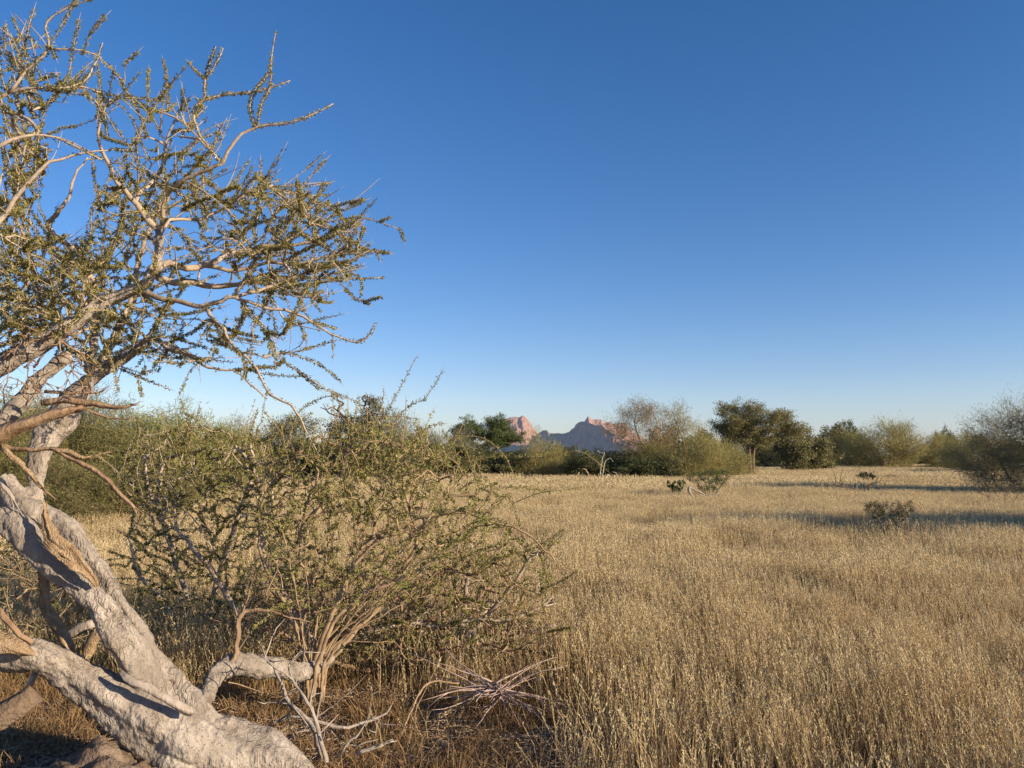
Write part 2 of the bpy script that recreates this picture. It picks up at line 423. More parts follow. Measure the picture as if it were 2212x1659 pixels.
# ------------------------------------------------------------------ branching
class Skel:
    def __init__(s):
        s.P, s.D, s.par, s.paths = [], [], [], []
    def seed_path(s, pts, parent=-1):
        """pts rows xyz(r); adds nodes, returns indices"""
        pts = np.asarray(pts)[:, :3]
        idx = []
        for i, p in enumerate(pts):
            d = pts[min(i + 1, len(pts) - 1)] - pts[max(i - 1, 0)]
            d = d / (np.linalg.norm(d) + 1e-9)
            s.P.append(p); s.D.append(d); s.par.append(parent if i == 0 else len(s.P) - 2)
            idx.append(len(s.P) - 1)
        return idx
    def grow(s, targets, step=.06, wob=.012, curl=.35, maxlen=None, ang=.8, tip=None):
        targets = np.asarray(targets)
        P0 = np.array(s.P)
        dist = np.array([np.min(np.linalg.norm(P0 - t, axis=1)) for t in targets])
        order = np.argsort(dist + rng.normal(0, .05 * dist.mean() + 1e-6, len(dist)))
        cap = len(s.P) + len(targets) * 60
        P = np.zeros((cap, 3)); D = np.zeros((cap, 3)); n = len(s.P)
        P[:n] = P0; D[:n] = np.array(s.D)
        for ti in order:
            t = targets[ti]
            v = t - P[:n]
            L = np.linalg.norm(v, axis=1) + 1e-6
            cosa = np.einsum('ij,ij->i', v, D[:n]) / L
            cost = L * (1 + ang * (1 - cosa))
            b = int(np.argmin(cost)); Lb = L[b]
            if Lb < step * .5: continue
            if maxlen and Lb > maxlen:
                t = P[b] + v[b] / Lb * maxlen; Lb = maxlen
            p0 = P[b]; c = p0 + (D[b] * .6 + rng.normal(0, .35, 3)) * Lb * curl
            k = min(50, max(3, int(Lb / step)))
            tt = np.linspace(0, 1, k + 1)[:, None]
            pts = (1 - tt) ** 2 * p0 + 2 * (1 - tt) * tt * c + tt ** 2 * t
            pts[1:] += rng.normal(0, wob, (k, 3))
            dd = np.gradient(pts, axis=0); dd /= np.linalg.norm(dd, axis=1, keepdims=True) + 1e-9
            ids = [b]
            for q in range(1, k + 1):
                P[n] = pts[q]; D[n] = dd[q]
                s.P.append(pts[q]); s.D.append(dd[q]); s.par.append(ids[-1])
                ids.append(n); n += 1
            s.paths.append(ids)
    def spikes(s, n, cen, l0, l1, up=.0, out=.7, jit=.35, xmax=1e9):
        cen = np.asarray(cen)
        np_ = len(s.paths)
        for _ in range(n):
            ids = s.paths[rng.integers(0, np_)]
            b = ids[-1] if rng.random() < .6 else ids[rng.integers(len(ids) // 2, len(ids))]
            p = s.P[b]; o = p - cen; o = o / (np.linalg.norm(o) + 1e-9)
            d = s.D[b] * .5 + o * out + rng.normal(0, jit, 3) + np.array([0, 0, up])
            d = d / np.linalg.norm(d)
            L = rng.uniform(l0, l1)
            if p[0] + d[0] * L > xmax: continue
            k = max(3, int(L / .04)); idn = [b]; bend = rng.normal(0, .05, 3)
            for q in range(k):
                d = d + bend + rng.normal(0, .03, 3); d = d / np.linalg.norm(d)
                p = p + d * L / k
                s.P.append(p); s.D.append(d); s.par.append(idn[-1]); idn.append(len(s.P) - 1)
            s.paths.append(idn)
    def radii(s, r_tip=.002, expo=.42):
        n = len(s.P)
        tips = np.zeros(n)
        has = np.zeros(n, bool)
        for i in range(n):
            if s.par[i] >= 0: has[s.par[i]] = True
        tips[~has] = 1
        for i in range(n - 1, -1, -1):
            if s.par[i] >= 0: tips[s.par[i]] += tips[i]
        return r_tip * np.maximum(tips, 1) ** expo
    def wood(s, mb, rr, rmax=None, sides=5, spike=.03, tint=True):
        P = np.array(s.P)
        for ids in s.paths:
            p = P[ids]; r = rr[ids].copy()
            r[0] = min(r[0], r[1] * 1.3)
            r[-1] *= .6
            if spike:
                d = p[-1] - p[-2]; d /= np.linalg.norm(d) + 1e-9
                p = np.vstack([p, p[-1] + d * spike]); r = np.append(r, r[-1] * .25)
            mb.tube(p, r, sides if r[1] > .006 else 4, rng.random() if tint else .5)

def poly_pts(poly, n, d0, d1, jit=0):
    """random points inside a picture polygon at distances d0..d1"""
    poly = np.array(poly, float)
    lo, hi = poly.min(0), poly.max(0)
    out = []
    while len(out) < n:
        p = lo + rng.random(2) * (hi - lo)
        c = False; j = len(poly) - 1
        for i in range(len(poly)):
            if (poly[i][1] > p[1]) != (poly[j][1] > p[1]) and p[0] < (poly[j][0] - poly[i][0]) * (p[1] - poly[i][1]) / (poly[j][1] - poly[i][1]) + poly[i][0]:
                c = not c
            j = i
        if c:
            out.append(at(p[0], p[1], rng.uniform(d0, d1)))
    return np.array(out)

def sleeves(mb, sk, rr, rlim, per_m, L, Wd, prob=1.0, fwd=.5, clump=.6, start=.0, sel=None):
    """short leaves crowded along the thin twigs"""
    P = np.array(sk.P)
    for ids in sk.paths:
        if sel is not None and not sel(P[ids[-1]]): continue
        if rng.random() > prob: continue
        base_t = rng.normal(.5, .16)
        dens = per_m * rng.uniform(.35, 1.3); ph_ = rng.uniform(0, 6.28); cum_ = 0.0
        for a, b_ in zip(ids[:-1], ids[1:]):
            if rr[b_] > rlim: continue
            p, q = P[a], P[b_]
            l = np.linalg.norm(q - p)
            if l < 1e-5: continue
            wv = .55 + .6 * math.sin(ph_ + 9 * (cum_ := cum_ + l))
            n = rng.poisson(dens * l * min(1.1, max(.12, wv + .3)))
            if n == 0: continue
            t = rng.random(n)
            t = (np.floor(t * max(1, l / .011)) + rng.normal(0, .3, n)) / max(1, l / .011)
            d = (q - p) / l
            rad = rng.normal(size=(n, 3)); rad -= (rad @ d)[:, None] * d
            rad /= np.linalg.norm(rad, axis=1, keepdims=True) + 1e-9
            pos = p + t[:, None] * (q - p) + rad * rr[b_]
            dirs = rad + d * fwd + rng.normal(0, .25, (n, 3))
            mb.leaves(pos, dirs, L * rng.uniform(.45, 1.5, n), Wd * rng.uniform(.6, 1.4, n), np.clip(base_t + rng.normal(0, .17, n), 0, 1))

# ------------------------------------------------------------------ big thorn tree at the left
T = empty('thorn_tree', (at(500, 1640, 4.0)[0], 4.0, 0), 'large leaning thorn tree with pale grey twisted trunk and spiky leafy boughs at left', 'tree')

tr = MB()
def tt(pts, fl=.05, sides=18, mb=None, seed=1):
    p = trace(pts, .03)
    (mb or tr).tube(p[:, :3], p[:, 3], sides, .5, fl, seed)
    return p
# lower trunks: two leaning stems, root flare, the low limb going left, the fallen limb going right
tt([(0, 1035, 3.9, 46), (28, 1072, 3.9, 56), (60, 1105, 3.9, 66), (98, 1112, 3.9, 52), (140, 1140, 3.9, 46), (170, 1178, 3.9, 46), (200, 1222, 3.9, 47), (236, 1274, 3.9, 44), (262, 1312, 3.9, 36), (290, 1352, 3.92, 34), (318, 1396, 3.95, 36), (345, 1430, 3.98, 34), (374, 1466, 4.0, 38), (408, 1512, 4.0, 46), (446, 1565, 4.0, 60), (470, 1610, 4.0, 80)], .11, 26, seed=2)
tt([(-30, 1110, 3.75, 46), (10, 1125, 3.75, 54), (45, 1145, 3.75, 62), (72, 1180, 3.75, 50), (105, 1215, 3.75, 46), (142, 1246, 3.75, 46), (184, 1276, 3.75, 48), (214, 1306, 3.75, 50), (236, 1342, 3.78, 56), (262, 1382, 3.8, 62), (290, 1420, 3.85, 66), (312, 1458, 3.9, 62), (330, 1500, 3.92, 62), (350, 1545, 3.95, 80)], .11, 26, seed=3)
tt([(73, 1105, 3.95, 48), (74, 1084, 3.95, 36), (80, 1040, 4.0, 33), (84, 1000, 4.0, 38), (92, 960, 4.05, 50), (110, 930, 4.1, 62), (132, 905, 4.1, 66), (158, 868, 4.15, 56), (182, 838, 4.2, 42), (205, 812, 4.25, 36), (234, 792, 4.3, 24), (270, 774, 4.3, 18), (306, 742, 4.3, 15), (331, 712, 4.3, 13), (350, 678, 4.3, 11), (375, 650, 4.3, 9)], .06, 18, seed=4)
tt([(-40, 1405, 3.7, 66), (30, 1412, 3.7, 70), (92, 1420, 3.72, 66), (150, 1452, 3.8, 74), (214, 1490, 3.85, 88), (276, 1528, 3.88, 104), (337, 1566, 3.9, 122), (398, 1604, 3.92, 126), (460, 1632, 3.95, 112), (530, 1645, 3.98, 88), (590, 1652, 4.0, 60), (660, 1672, 4.0, 26)], .11, 30, seed=5)
tt([(420, 1600, 4.0, 80), (470, 1580, 4.02, 70), (520, 1592, 4.05, 60), (565, 1612, 4.05, 50), (600, 1640, 4.05, 50)], .06, 18, seed=6)
tt([(440, 1600, 4.0, 90), (500, 1614, 4.03, 104), (560, 1626, 4.05, 92), (610, 1644, 4.05, 74), (650, 1668, 4.05, 50), (690, 1690, 4.05, 30)], .09, 20, seed=26)
tt([(300, 1600, 3.9, 60), (350, 1640, 3.85, 60), (400, 1690, 3.8, 60)], .06, 16, seed=16)
# fallen limb to the right behind the base
tt([(415, 1560, 4.3, 26), (436, 1520, 4.4, 34), (452, 1484, 4.5, 40), (472, 1452, 4.6, 44), (505, 1434, 4.7, 46), (545, 1440, 4.8, 46), (600, 1446, 4.9, 40), (650, 1452, 5.0, 36), (692, 1438, 5.1, 30), (716, 1420, 5.2, 22)], .06, 16, seed=7)
# left big arms
tt([(-60, 955, 3.6, 46), (0, 915, 3.6, 38), (40, 872, 3.65, 36), (80, 826, 3.7, 34), (118, 790, 3.75, 30), (150, 770, 3.8, 24)], .05, 14, seed=8)
trunk = part(tr, 'trunk', M['bark'], T, smooth=True)
rm = trunk.modifiers.new('union', 'REMESH'); rm.mode = 'VOXEL'; rm.voxel_size = 0.0075; rm.use_smooth_shade = True
sm = trunk.modifiers.new('soften', 'SMOOTH'); sm.factor = .6; sm.iterations = 5
tx1 = bpy.data.textures.new('bark_lumps', 'CLOUDS'); tx1.noise_scale = .16; tx1.noise_depth = 3
tx2 = bpy.data.textures.new('bark_folds', 'CLOUDS'); tx2.noise_scale = .035; tx2.noise_depth = 3
for tx, s_ in ((tx1, .042), (tx2, .018)):
    dm = trunk.modifiers.new('bark', 'DISPLACE'); dm.texture = tx; dm.strength = s_; dm.mid_level = .5; dm.texture_coords = 'LOCAL'

# boughs (each traced bough is a part)
SK = Skel()
boughs = [
 # A: main bough, forking high
 [(-40, 815, 3.7, 44), (12, 785, 3.7, 40), (49, 765, 3.72, 40), (86, 745, 3.75, 40), (137, 711, 3.8, 38), (172, 687, 3.82, 34), (208, 662, 3.85, 30), (245, 645, 3.88, 27), (299, 621, 3.9, 25), (323, 596, 3.9, 23), (341, 564, 3.9, 19), (344, 535, 3.9, 18), (343, 498, 3.9, 16)],
 [(343, 498, 3.9, 14), (321, 476, 3.88, 13), (296, 442, 3.85, 12), (267, 410, 3.8, 10), (247, 376, 3.78, 9), (228, 341, 3.75, 8), (214, 306, 3.72, 6), (216, 265, 3.7, 5), (238, 213, 3.7, 3)],
 [(296, 442, 3.85, 10), (299, 422, 3.88, 9), (318, 403, 3.9, 8), (336, 388, 3.95, 7), (353, 354, 4.0, 5), (362, 300, 4.0, 4), (385, 245, 4.0, 3)],
 [(343, 498, 3.9, 14), (350, 486, 3.9, 12), (355, 449, 3.88, 11), (365, 420, 3.85, 10), (377, 403, 3.8, 9), (429, 373, 3.75, 9), (478, 350, 3.72, 8), (505, 305, 3.7, 7), (544, 278, 3.7, 6), (578, 270, 3.7, 5), (627, 265, 3.7, 4), (676, 247, 3.7, 3.4), (720, 224, 3.7, 2)],
 [(551, 272, 3.7, 4), (539, 232, 3.7, 4), (554, 191, 3.72, 3.4), (581, 157, 3.74, 3), (588, 110, 3.75, 2.4), (597, 66, 3.75, 1.5)],
 [(556, 268, 3.7, 3), (566, 220, 3.68, 3), (583, 191, 3.66, 2.6), (587, 130, 3.66, 1.6)],
 [(478, 350, 3.72, 5), (430, 290, 3.8, 5), (419, 238, 3.85, 4.5), (443, 216, 3.88, 4.5), (487, 203, 3.9, 4), (517, 203, 3.9, 3.5), (570, 194, 3.9, 3), (627, 174, 3.9, 2)],
 [(443, 216, 3.88, 4), (443, 172, 3.88, 4), (455, 130, 3.9, 3.5), (466, 100, 3.9, 2)],
 [(443, 172, 3.88, 3.5), (420, 150, 3.88, 2.6), (405, 132, 3.9, 2)],
 [(443, 172, 3.88, 3), (465, 140, 3.85, 3), (482, 104, 3.85, 2)],
 [(345, 520, 3.9, 9), (367, 474, 4.0, 7), (416, 474, 4.05, 7), (453, 464, 4.1, 7), (490, 448, 4.1, 6), (530, 420, 4.1, 5), (590, 400, 4.1, 3.5)],
 # B
 [(335, 590, 3.9, 15), (363, 569, 3.95, 15), (404, 579, 4.0, 15), (444, 573, 4.05, 14), (472, 561, 4.1, 13), (490, 547, 4.15, 11), (521, 544, 4.2, 9), (570, 532, 4.2, 8), (640, 528, 4.2, 6), (700, 515, 4.2, 5), (760, 490, 4.2, 4), (786, 471, 4.2, 3), (862, 494, 4.2, 1.6)],
 [(444, 573, 4.05, 12), (492, 584, 4.1, 9), (532, 581, 4.1, 8), (578, 567, 4.1, 7), (640, 570, 4.1, 5), (700, 555, 4.1, 4), (790, 545, 4.1, 3), (848, 548, 4.1, 1.6)],
 [(340, 600, 4.2, 14), (380, 608, 4.3, 15), (420, 612, 4.4, 14), (470, 620, 4.5, 12), (530, 610, 4.5, 9), (600, 600, 4.5, 7), (690, 600, 4.5, 5), (770, 602, 4.5, 3), (824, 600, 4.5, 1.5)],
 # D
 [(302, 626, 3.9, 14), (343, 643, 3.85, 12), (392, 655, 3.82, 11), (441, 660, 3.8, 11), (478, 650, 3.8, 10), (507, 641, 3.8, 9), (540, 655, 3.8, 7), (578, 667, 3.8, 7), (635, 675, 3.8, 6), (693, 707, 3.8, 4.5), (735, 730, 3.8, 4), (778, 738, 3.8, 4), (801, 721, 3.8, 3), (810, 697, 3.8, 1.5)],
 [(507, 641, 3.8, 7), (530, 598, 3.75, 6), (558, 555, 3.7, 5), (584, 541, 3.7, 4), (650, 500, 3.7, 3.5), (700, 460, 3.7, 2.5), (735, 436, 3.7, 1.5)],
 [(507, 641, 3.8, 7), (535, 635, 3.85, 8), (592, 618, 3.9, 6), (607, 610, 3.9, 5), (660, 590, 3.9, 4), (720, 575, 3.9, 3), (800, 540, 3.9, 1.5)],
 [(446, 662, 3.8, 10), (464, 690, 3.75, 8), (484, 710, 3.72, 7), (492, 730, 3.7, 7), (512, 756, 3.7, 6), (535, 775, 3.7, 5), (555, 798, 3.7, 5), (567, 827, 3.7, 5), (584, 853, 3.7, 5), (612, 867, 3.7, 5), (632, 877, 3.7, 5), (648, 905, 3.7, 4), (668, 945, 3.7, 3), (690, 985, 3.7, 1.5)],
 # E lower right arching
 [(306, 742, 4.3, 8), (338, 731, 4.2, 8), (365, 754, 4.15, 8), (392, 763, 4.1, 7), (416, 771, 4.05, 6), (448, 795, 4.0, 6), (474, 798, 4.0, 5), (505, 800, 4.0, 4), (530, 820, 4.0, 4), (552, 838, 4.0, 4), (575, 860, 4.0, 3)],
 # back boughs rising behind
 [(200, 812, 4.4, 22), (230, 760, 4.6, 20), (262, 700, 4.8, 18), (290, 640, 4.9, 15), (300, 560, 5.0, 12), (330, 480, 5.0, 9), (360, 420, 5.0, 6)],
 [(190, 800, 4.5, 18), (205, 720, 4.8, 17), (200, 640, 5.0, 15), (190, 570, 5.1, 13), (150, 530, 5.1, 12), (118, 508, 5.1, 12), (106, 484, 5.1, 11), (126, 458, 5.0, 9), (150, 425, 5.0, 7), (160, 380, 5.0, 5), (190, 340, 5.0, 3)],
 [(100, 740, 4.4, 16), (85, 640, 4.6, 13), (60, 540, 4.7, 10), (30, 440, 4.8, 8), (60, 380, 4.8, 6), (100, 340, 4.8, 4)],
 [(-20, 500, 3.4, 12), (30, 430, 3.4, 10), (70, 385, 3.4, 9), (110, 350, 3.4, 7), (180, 330, 3.45, 4), (235, 325, 3.5, 2)],
 [(-20, 330, 3.3, 9), (25, 300, 3.3, 8), (80, 290, 3.35, 6), (150, 310, 3.4, 4), (220, 345, 3.45, 2.5)],
 [(-20, 225, 3.4, 9), (20, 200, 3.4, 8), (60, 190, 3.4, 7), (120, 190, 3.4, 5), (180, 178, 3.45, 4), (208, 130, 3.5, 3), (222, 92, 3.5, 1.6)],
 [(20, 200, 3.4, 8), (60, 150, 3.4, 6), (106, 106, 3.4, 5), (98, 60, 3.4, 4.4), (115, 35, 3.4, 3.4), (160, 10, 3.4, 2.5), (205, -6, 3.4, 2)],
 [(106, 106, 3.4, 4), (150, 107, 3.42, 4), (205, 118, 3.45, 3), (270, 180, 3.5, 2.4)],
]
for n_, bgh in enumerate(boughs):
    p = trace(bgh, .04)
    wig = .004 if n_ else .006
    p[1:-1, :3] += rng.normal(0, wig, (len(p) - 2, 3)) * np.clip(p[1:-1, 3:4] / .01, .3, 1)
    mb = MB()
    mb.tube(p[:, :3], p[:, 3], 12 if bgh[0][3] > 12 else 8, .5, .04, n_)
    o = part(mb, 'bough', M['bark'] if n_ == 0 else M['bough'], T, smooth=True)
    s0 = 0 if n_ != 0 else len(p) // 3
    SK.seed_path(p[s0:, :3][::2])
nb = len(SK.P)
tg = [
 poly_pts([(480, 400), (560, 370), (640, 395), (720, 430), (790, 480), (800, 545), (770, 600), (740, 650), (680, 645), (600, 640), (520, 610), (480, 560)], 473, 3.5, 4.9),
 poly_pts([(200, 420), (260, 330), (340, 300), (450, 330), (490, 420), (490, 560), (400, 600), (360, 690), (240, 700), (150, 560)], 418, 3.6, 5.4),
 poly_pts([(0, 470), (80, 500), (150, 500), (220, 560), (260, 700), (140, 720), (60, 740), (0, 740)], 471, 3.4, 5.2),
 poly_pts([(0, 260), (80, 240), (120, 330), (90, 420), (60, 470), (0, 480)], 148, 3.3, 4.6),
 poly_pts([(190, 190), (300, 160), (420, 190), (500, 260), (480, 340), (340, 300), (260, 330), (180, 260)], 68, 3.5, 4.6),
 poly_pts([(0, 60), (60, 40), (120, 110), (190, 110), (220, 200), (120, 250), (0, 250)], 72, 3.3, 3.8),
 poly_pts([(480, 650), (700, 650), (740, 700), (715, 770), (620, 790), (540, 810), (470, 720)], 87, 3.5, 4.3),
 poly_pts([(-40, 560), (160, 560), (230, 700), (200, 790), (60, 760), (-40, 760)], 271, 3.9, 5.0),
 poly_pts([(330, 690), (460, 680), (500, 760), (420, 800), (330, 780)], 48, 3.6, 4.6),
 poly_pts([(200, 700), (340, 690), (400, 770), (330, 820), (230, 800)], 78, 3.7, 4.7),
]
TG = np.vstack(tg)
SK.grow(TG, .045, .0035, .22, ang=1.5)
# long bare-ended shoots poking out to the right and up
sh = []
for (px, py, d) in [(862, 494, 4.2), (872, 520, 4.2), (845, 470, 4.1), (824, 600, 4.4), (823, 640, 4.1), (780, 650, 3.9), (735, 436, 3.9), (700, 395, 3.9), (722, 770, 3.8), (690, 838, 3.8), (640, 800, 3.8), (770, 648, 4.2), (300, 110, 3.8), (270, 140, 3.8), (330, 240, 3.8), (352, 200, 3.8), (395, 190, 3.9), (50, 75, 3.4), (15, 55, 3.4), (620, 785, 3.8), (385, 855, 4.0), (430, 815, 3.9), (800, 660, 4.2), (820, 560, 4.1), (690, 460, 3.8)]:
    sh.append(at(px, py, d))
SK.grow(sh, .05, .004, .3, ang=.7)
SK.spikes(380, at(150, 640, 4.1), .14, .38, up=.10, out=.8, jit=.30, xmax=-.66)
rr = SK.radii(.0022, .40)
rr = np.minimum(rr, .016)
tw = MB(); SK.wood(tw, rr, sides=5, spike=.035)
lf = MB(); sleeves(lf, SK, rr, .0058, 1250, .0115, .006, prob=.84)
# leaves along the thin ends of the traced boughs
BS = Skel(); BS.P = SK.P
br = np.full(len(SK.P), .004)
for bgh in boughs[1:]:
    p = trace(bgh, .04)
    thin = p[p[:, 3] < .0068]
    if len(thin) > 3:
        s_ = Skel(); ids = s_.seed_path(thin[:, :3]); s_.paths = [ids]
        sleeves(lf, s_, thin[:, 3], .006, 1100, .011, .006)
part(tw, 'twigs', M['twig'], T, smooth=True)
part(lf, 'foliage', M['leaf_fg'], T)

# brown dead twig tangle round the crotch of the tree
DS = Skel()
for pth in ([(-20, 900, 3.5, 5), (60, 840, 3.55, 5), (130, 800, 3.6, 4)], [(-20, 830, 3.5, 5), (40, 800, 3.5, 4), (110, 790, 3.55, 3)], [(20, 760, 3.55, 4), (80, 770, 3.55, 4), (140, 800, 3.6, 3)]):
    DS.seed_path(trace(pth, .05)[:, :3])
DS.grow(poly_pts([(0, 690), (150, 700), (200, 750), (235, 830), (190, 880), (60, 890), (0, 900)], 170, 3.3, 3.9), .04, .006, .5, maxlen=.4, ang=.4)
dr = np.minimum(DS.radii(.0019, .36), .009)
dm_ = MB(); DS.wood(dm_, dr, sides=5)
part(dm_, 'dead_twigs', M['dead'], T, smooth=True)

def dead(pts, mat='dead', sides=9, name='broken_branch', fl=.12, parent=None, mb=None, seed=0, jag=True):
    p = trace(pts, .03)
    p[:, :3] += rng.normal(0, .0025, p[:, :3].shape)
    m_ = MB() if mb is None else mb
    m_.tube(p[:, :3], p[:, 3] * (1 + rng.normal(0, .05, len(p))), int(sides * 1.6), .5, fl, seed, .17 if mat in ('split', 'dead') else .1)
    if jag:      # splintered end
        e = p[-1, :3]; d = p[-1, :3] - p[-3, :3]; d /= np.linalg.norm(d) + 1e-9
        for q in range(4):
            dd = d + rng.normal(0, .16, 3); o_ = rng.normal(0, p[-2, 3] * .45, 3)
            m_.tube([e + o_ - d * .03, e + o_ + dd * .02, e + o_ + dd * rng.uniform(.03, .09)], [p[-2, 3] * .4, p[-2, 3] * .28, .0008], 5, .5)
    if mb is None:
        return part(m_, name, M[mat], parent or T, smooth=True)
dead([(-30, 955, 3.45, 40), (20, 930, 3.45, 32), (60, 915, 3.45, 26), (98, 899, 3.46, 24), (152, 886, 3.48, 18), (178, 879, 3.5, 14)])
dead([(90, 870, 3.5, 12), (135, 864, 3.5, 14), (186, 871, 3.5, 14), (233, 879, 3.5, 11), (262, 881, 3.5, 8), (279, 876, 3.5, 4)])
dead([(170, 876, 3.5, 6), (200, 890, 3.5, 6), (235, 903, 3.5, 4), (262, 903, 3.5, 2)], 'dead')
dead([(95, 845, 3.5, 6), (150, 848, 3.5, 5), (210, 848, 3.5, 4), (228, 842, 3.5, 2)], 'split')
dead([(-20, 955, 3.5, 10), (12, 967, 3.5, 10), (73, 972, 3.5, 8), (113, 969, 3.5, 7), (147, 988, 3.5, 9), (208, 1016, 3.5, 10), (233, 1040, 3.5, 9), (269, 1079, 3.5, 8), (289, 1097, 3.5, 6)], 'dead')
dead([(110, 970, 3.5, 7), (145, 977, 3.5, 8), (171, 988, 3.5, 7), (196, 986, 3.5, 2)], 'split')
dead([(0, 962, 3.45, 12), (25, 985, 3.45, 12), (44, 1003, 3.45, 11), (64, 1026, 3.45, 9), (93, 1054, 3.45, 6)], 'split')
dead([(-20, 1025, 3.7, 12), (5, 1042, 3.7, 12), (20, 1065, 3.7, 10), (30, 1080, 3.7, 7)], 'grey_dead')
dead([(262, 1452, 3.72, 9), (290, 1472, 3.72, 16), (330, 1492, 3.74, 17), (370, 1516, 3.76, 18), (402, 1532, 3.78, 20), (414, 1536, 3.8, 17)], 'grey_dead', name='broken_branch', jag=False)
# orange split wood and dead stems beside the trunks
dead([(212, 1268, 3.7, 6), (196, 1246, 3.68, 14), (172, 1216, 3.67, 20), (148, 1192, 3.66, 26), (124, 1174, 3.65, 26), (108, 1150, 3.65, 22), (100, 1124, 3.65, 14), (95, 1098, 3.65, 4)], 'split', 14, 'split_wood', .28)
dead([(205, 1262, 3.66, 4), (180, 1240, 3.63, 9), (150, 1222, 3.62, 10), (128, 1206, 3.62, 7), (112, 1188, 3.62, 3)], 'split', 10, 'split_wood', .2)
dead([(96, 1205, 4.1, 19), (96, 1262, 4.1, 19), (99, 1311, 4.1, 20), (118, 1347, 4.1, 23), (140, 1385, 4.1, 22), (150, 1420, 4.1, 20)], 'split', 12, 'split_wood', .14, jag=False)
dead([(-30, 1385, 3.55, 48), (0, 1392, 3.55, 42), (35, 1402, 3.55, 32), (62, 1408, 3.56, 16), (75, 1412, 3.57, 6)], 'split', 12, 'split_wood', .16, jag=False)
dead([(-10, 1310, 3.6, 10), (10, 1336, 3.6, 12), (35, 1362, 3.6, 12), (70, 1392, 3.62, 11)], 'dead', jag=False)
dead([(50, 1520, 3.9, 14), (76, 1455, 3.8, 12)], 'grey_dead')

# ------------------------------------------------------------------ loose wood near the tree (each its own thing)
def stick(name, pts, mat, label, cat='stick', forks=0, group=None, sides=8, fl=.1, step=.03, jag=True):
    p0 = at(*pts[0][:3])
    e = empty(name, (p0[0], p0[1], max(0, p0[2] - pts[0][3] * .5 * pts[0][2] / 1720)), label, cat, group) if forks else None
    mb = MB()
    p = trace(pts, step)
    if forks: p[:, 3] *= .75
    p[1:, :3] += rng.normal(0, .003, p[1:, :3].shape)
    mb.tube(p[:, :3], p[:, 3] * (1 + rng.normal(0, .06, len(p))), int(sides * 1.6), .5, fl, len(pts), .12)
    e_ = p[-1, :3]; d_ = p[-1, :3] - p[-3, :3]; d_ /= np.linalg.norm(d_) + 1e-9
    if .008 < p[-1, 3] < .03:
        for q in range(7):
            o_ = rng.normal(0, p[-1, 3] * .5, 3)
            mb.tube([e_ + o_ - d_ * .03, e_ + o_ + d_ * .015, e_ + o_ + (d_ + rng.normal(0, .12, 3)) * rng.uniform(.03, .07)], [p[-1, 3] * .22, p[-1, 3] * .15, .001], 5, .5)
    if e is None:
        o = mb.build(name, M[mat], None, True)
        c = p[0, :3]
        a = np.empty(len(o.data.vertices) * 3, dtype=np.float32); o.data.vertices.foreach_get('co', a)
        o.data.vertices.foreach_set('co', (a.reshape(-1, 3) - c).ravel().astype(np.float32)); o.data.update()
        o.location = c
        return tag(o, label, cat, group)
    part(mb, 'stem', M[mat], e, True)
    tb = MB()
    s = Skel(); s.seed_path(p[:, :3])
    s.grow(p[rng.integers(len(p) // 3, len(p), forks), :3] + rng.normal(0, 1, (forks, 3)) * np.linalg.norm(p[-1, :3] - p[0, :3]) * .15 + (p[-1, :3] - p[0, :3]) * .15, .04, .003, .15, ang=1.2)
    r_ = np.minimum(s.radii(p[-1, 3] * .7 + .001, .3), p[0, 3] * .6)
    s.wood(tb, r_, sides=5)
    part(tb, 'twigs', M[mat], e, True)
    return e

stick('fallen_log', [(-60, 1575, 3.6, 50), (0, 1546, 3.6, 52), (40, 1522, 3.62, 46), (76, 1494, 3.65, 36)], 'old_wood', 'brown broken log lying under the tree at the left edge', 'log', sides=14)
stick('wood_slab', [(206, 1344, 4.3, 18), (180, 1354, 4.3, 20), (150, 1370, 4.3, 16), (138, 1378, 4.3, 6)], 'grey_dead', 'grey broken slab of wood wedged behind the leaning trunks', 'wood')
stick('wood_slab', [(216, 1358, 4.25, 16), (206, 1376, 4.25, 24), (196, 1400, 4.25, 24), (188, 1425, 4.25, 16)], 'split', 'orange broken slab of wood standing behind the leaning trunks', 'wood')
stick('dead_branch', [(770, 1628, 4.2, 6), (800, 1617, 4.2, 7), (828, 1609, 4.2, 7)], 'white_wood', 'short bleached stick on the red ground right of the tree base', 'stick')
stick('dead_branch', [(430, 1540, 4.6, 16), (462, 1480, 4.62, 18), (505, 1420, 4.65, 15), (520, 1330, 4.7, 12), (560, 1318, 4.7, 9), (607, 1326, 4.7, 5)], 'dead', 'bent brown branch leaning over the pale fallen limb', 'branch', 10)
stick('fallen_branch', [(694, 1640, 4.2, 16), (680, 1580, 4.25, 14), (655, 1548, 4.3, 12), (625, 1520, 4.35, 11), (608, 1480, 4.4, 8), (590, 1440, 4.5, 6), (576, 1428, 4.5, 4)], 'grey_dead', 'pale knobbly branch bending down to the ground right of the tree base', 'branch', 16)
stick('fallen_branch', [(705, 1648, 4.15, 14), (690, 1590, 4.2, 12), (672, 1530, 4.25, 11), (640, 1480, 4.3, 8), (622, 1440, 4.35, 5)], 'grey_dead', 'second knobbly pale branch crossing the first beside the tree base', 'branch', 14)
stick('fallen_branch', [(600, 1560, 4.4, 5), (640, 1548, 4.4, 8), (690, 1560, 4.4, 10), (740, 1572, 4.4, 9), (790, 1560, 4.45, 7), (836, 1540, 4.5, 5)], 'grey_dead', 'thin crooked branch lying across the rusty tufts', 'branch', 10)
stick('fallen_branch', [(735, 1630, 4.2, 7), (760, 1600, 4.2, 7), (778, 1580, 4.2, 6), (792, 1552, 4.2, 3)], 'white_wood', 'small forked bleached twig poking up by the short stick', 'branch', 9)
